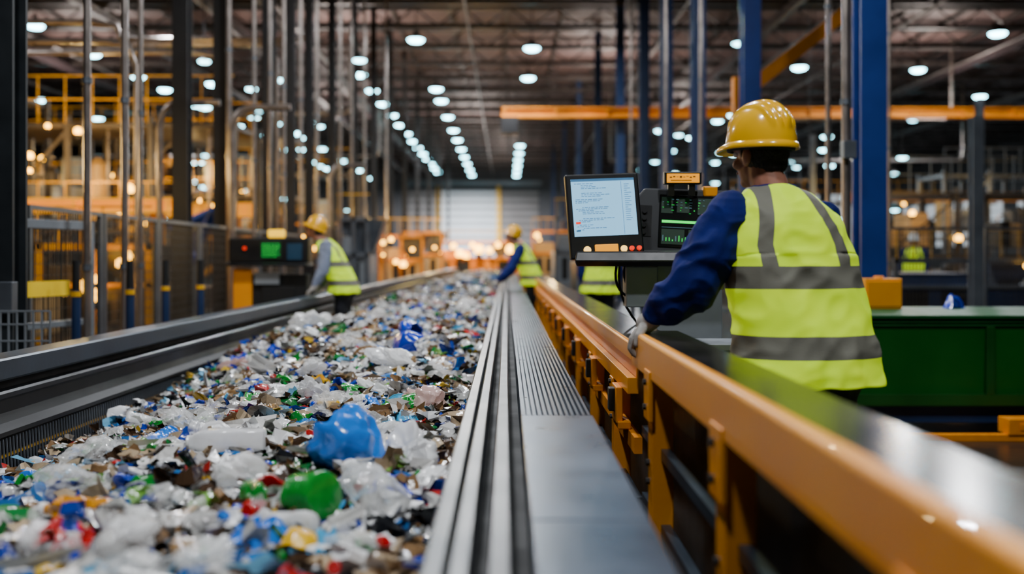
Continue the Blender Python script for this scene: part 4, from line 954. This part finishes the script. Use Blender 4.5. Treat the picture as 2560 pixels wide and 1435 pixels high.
for i in range(170):
    x, y = rxy(1.9, 12, 1.25); bm_, cm_ = random.choice(bots); s = random.uniform(.055, .115)
    k = pick(dict(blue=3, green=2, white=3, red=1, yellow=1, sky=2)); m = pick({F_clear: 9, F_white: 3, P_['green']: 1.2, P_['sky']: 1, P_['white']: .8, P_['yellow']: .4, P_['brown']: .6})
    put('plastic_bottle', bm_, min(x, -.2-s), y, s, m, 'crushed plastic bottle with %s cap lying in the heap' % CN[k], 'bottle', GT, dz=.03, rot=(random.uniform(-.4, .4), random.uniform(0, 6), random.uniform(0, 6.3)), sc=(1, 1, .7), child=cm_, cmat=P_[k])
for i in range(60):
    x, y = rxy(2.2, 13, 1.2); k = pick(dict(blue=5, sky=3, green=3, white=5, yellow=1.5, red=1.2, cyan=1)); s = random.uniform(.025, .055)*(1+.03*y)
    put('plastic_tub', random.choice(tubs), x, y, s, P_[k], 'broken %s plastic tub in the waste heap' % CN[k], 'plastic tub', GU, dz=.02, rot=(random.uniform(-1.6, 1.6), random.uniform(-1.6, 1.6), random.uniform(0, 6.3)))
for i in range(70):
    x, y = rxy(1.9, 9, 1.2); k = pick(dict(blue=4, green=3, white=5, yellow=2, red=2, sky=2)); s = random.uniform(.014, .022)
    put('bottle_cap', cap_me, x, y, s, P_[k], 'small %s plastic bottle cap in the heap' % CN[k], 'bottle cap', GC, dz=.04, rot=(random.uniform(-1.6, 1.6), random.uniform(-1.6, 1.6), 0))
put('plastic_shell', shell, -.505, 3.08, .112, P_['sky'], 'large glossy bright blue creased plastic container', 'plastic container', 'large rounded containers in the waste', dz=.10, rot=(-.35, -.75, .3))
put('plastic_jug', jug, -.95, 3.4, .14, F_white, 'crumpled white plastic jug lying on its side', 'plastic jug', 'jugs in the waste', dz=.07, rot=(0, .2, 1.75), child=jug_c, cmat=P_['white'])
put('ribbed_jar', ribjar, -.485, 2.48, .062, P_['green'], 'ribbed bright green plastic jar lying in the heap', 'plastic jar', 'jars in the waste', dz=.085, rot=(1.35, .3, .85))
put('plastic_bottle', bots[0][0], -.37, 2.66, .16, F_clear, 'large clear crushed plastic bottle', 'bottle', GT, dz=.07, rot=(.1, .3, .5), child=bots[0][1], cmat=P_['white'])
put('plastic_tub', tubs[0], -.46, 2.22, .05, P_['yellow'], 'small yellow plastic tub in the heap', 'plastic tub', GU, dz=.05, rot=(2.6, .2, 0))
put('plastic_bag', bags[4], -.31, 3.1, .10, F_white, 'large white crumpled plastic bag', 'plastic bag', GB, dz=.04)
put('plastic_bottle', bots[1][0], -1.08, 2.5, .10, P_['amber'], 'amber plastic bottle lying in the heap', 'bottle', GT, dz=.06, rot=(0, .3, 1.4), child=bots[1][1], cmat=P_['white'])
put('plastic_film', films[6], -.95, 2.15, .07, P_['red'], 'crumpled red plastic film', 'plastic film', GF, dz=.05)
put('plastic_tub', tubs[2], -.68, 6.6, .12, P_['blue'], 'deep blue broken plastic tub on top of the heap', 'plastic tub', GU, dz=.09, rot=(1.9, .5, 2.2))
put('plastic_tub', tubs[3], -.75, 7.6, .11, P_['blue'], 'deep blue broken plastic tub on top of the heap', 'plastic tub', GU, dz=.09, rot=(2.4, -.5, .2))
for (k, x, y, s, m) in ((1, -.64, 5.7, .14, F_white), (5, -.36, 4.3, .11, F_pink), (3, -1.65, 8.3, .2, F_white), (6, -1.1, 5.6, .11, F_white), (7, -1.5, 3.6, .11, F_clear), (0, -.9, 4.6, .1, F_white), (2, -1.25, 2.9, .1, F_clear), (4, -.75, 2.75, .08, F_white), (1, -1.5, 2.6, .09, F_white), (6, -.8, 2.1, .08, F_white), (3, -.6, 1.95, .07, F_clear)):
    put('plastic_bag', bags[k], x, y, s, m, 'large %s crumpled plastic bag on the heap' % FN[m], 'plastic bag', GB, dz=.06)
for (k, x, y, s, c) in ((2, -1.35, 4.9, .08, 'cyan'), (3, -1.6, 3.4, .07, 'green'), (5, -1.75, 3.3, .06, 'blue'), (1, -1.2, 4.6, .07, 'green'), (4, -1.3, 5.2, .08, 'blue'), (0, -1.0, 5.3, .06, 'yellow')):
    put('plastic_film', films[k], x, y, s, P_[c], 'crumpled %s plastic film' % CN[c], 'plastic film', GF, dz=.05)
o = mk('plastic_film', films[2], loc=(3.75, 8.35, .93), rot=(0, 0, .4), label='crumpled blue plastic sheet on the green container', category='plastic film'); o.scale = (.11, .09, .12); setmat(o, P_['blue'])

# ------------------------------------------------------------------ area and point lights added to brighten the hall
def area(x, y, z, p, size, col=(.93,.96,1.), rot=(0,0,0)):
    l = bpy.data.lights.new('added_area_light', 'AREA'); l.energy = p; l.size = size; l.shape = 'DISK'; l.color = col
    o = bpy.data.objects.new('added_area_light', l); COL.objects.link(o); o.location = (x, y, z); o.rotation_euler = rot
for x, y, p in ((-1.4, .6, 280), (1.9, -.8, 360), (-1.3, 8, 480), (2.6, 7, 160), (-1, 16, 560), (0, 28, 700), (-10, 14, 260), (-9, 26, 450), (9, 16, 380), (12, 26, 800), (-2, 45, 1200), (-3, 64, 2200), (18, 45, 1500), (-16, 45, 1000), (20, 68, 1600), (8, 60, 1200)):
    area(x, y, 7.8, p, .5)  # overhead lights added without lamp bodies
area(-3.4, 82, 7.5, 5500, 1.5)  # extra light added to brighten the roller door and end wall
def point(x, y, z, p, col, r=.15):
    l = bpy.data.lights.new('warm_light', 'POINT'); l.energy = p; l.color = col; l.shadow_soft_size = r
    o = bpy.data.objects.new('warm_light', l); COL.objects.link(o); o.location = (x, y, z)
W = (1, .66, .24)
for x, y, z, p in ((-5.2, 9.6, 2.2, 90), (-7.6, 12.2, 2.8, 170), (-7.5, 17.4, 3.0, 240), (-13.5, 20, 4, 330), (-8, 25, 3.6, 320), (-16, 30.5, 4, 420), (-8, 33.5, 3.6, 320), (-1.6, 45, 3.0, 600), (9, 22.8, 3.2, 90), (-2.6, 28, 2.6, 160), (-2.8, 36.5, 2.6, 240), (16, 31.5, 3.5, 110), (1.8, 38, 2.8, 150), (12, 40, 3, 150)):
    point(x, y, z, p, W)
for x, y in ((-6, 36), (4, 42), (-2, 60), (-16, 38), (16, 38), (0, 76), (-9, 52), (10, 56)):
    area(x, y, 6.6, 620, 1.5, (1, .86, .78), (math.pi, 0, 0))  # upward lights added to brighten the ceiling, no fixtures modelled
w = bpy.data.worlds.new('World'); S.world = w; w.use_nodes = True
w.node_tree.nodes['Background'].inputs[0].default_value = (.05, .07, .1, 1); w.node_tree.nodes['Background'].inputs[1].default_value = .2

# ------------------------------------------------------------------ camera
cam = bpy.data.cameras.new('Camera'); co = bpy.data.objects.new('Camera', cam); COL.objects.link(co)
co.location = (0, 0, 1.3); co.rotation_euler = (math.pi/2, 0, 0)
cam.lens = 35; cam.sensor_width = 36; cam.shift_x = .0055; cam.shift_y = -.0283; cam.clip_end = 300; cam.clip_start = .05
cam.dof.use_dof = True; cam.dof.focus_distance = 4.2; cam.dof.aperture_fstop = 1.15
S.collection.children.link(COL)
S.camera = co
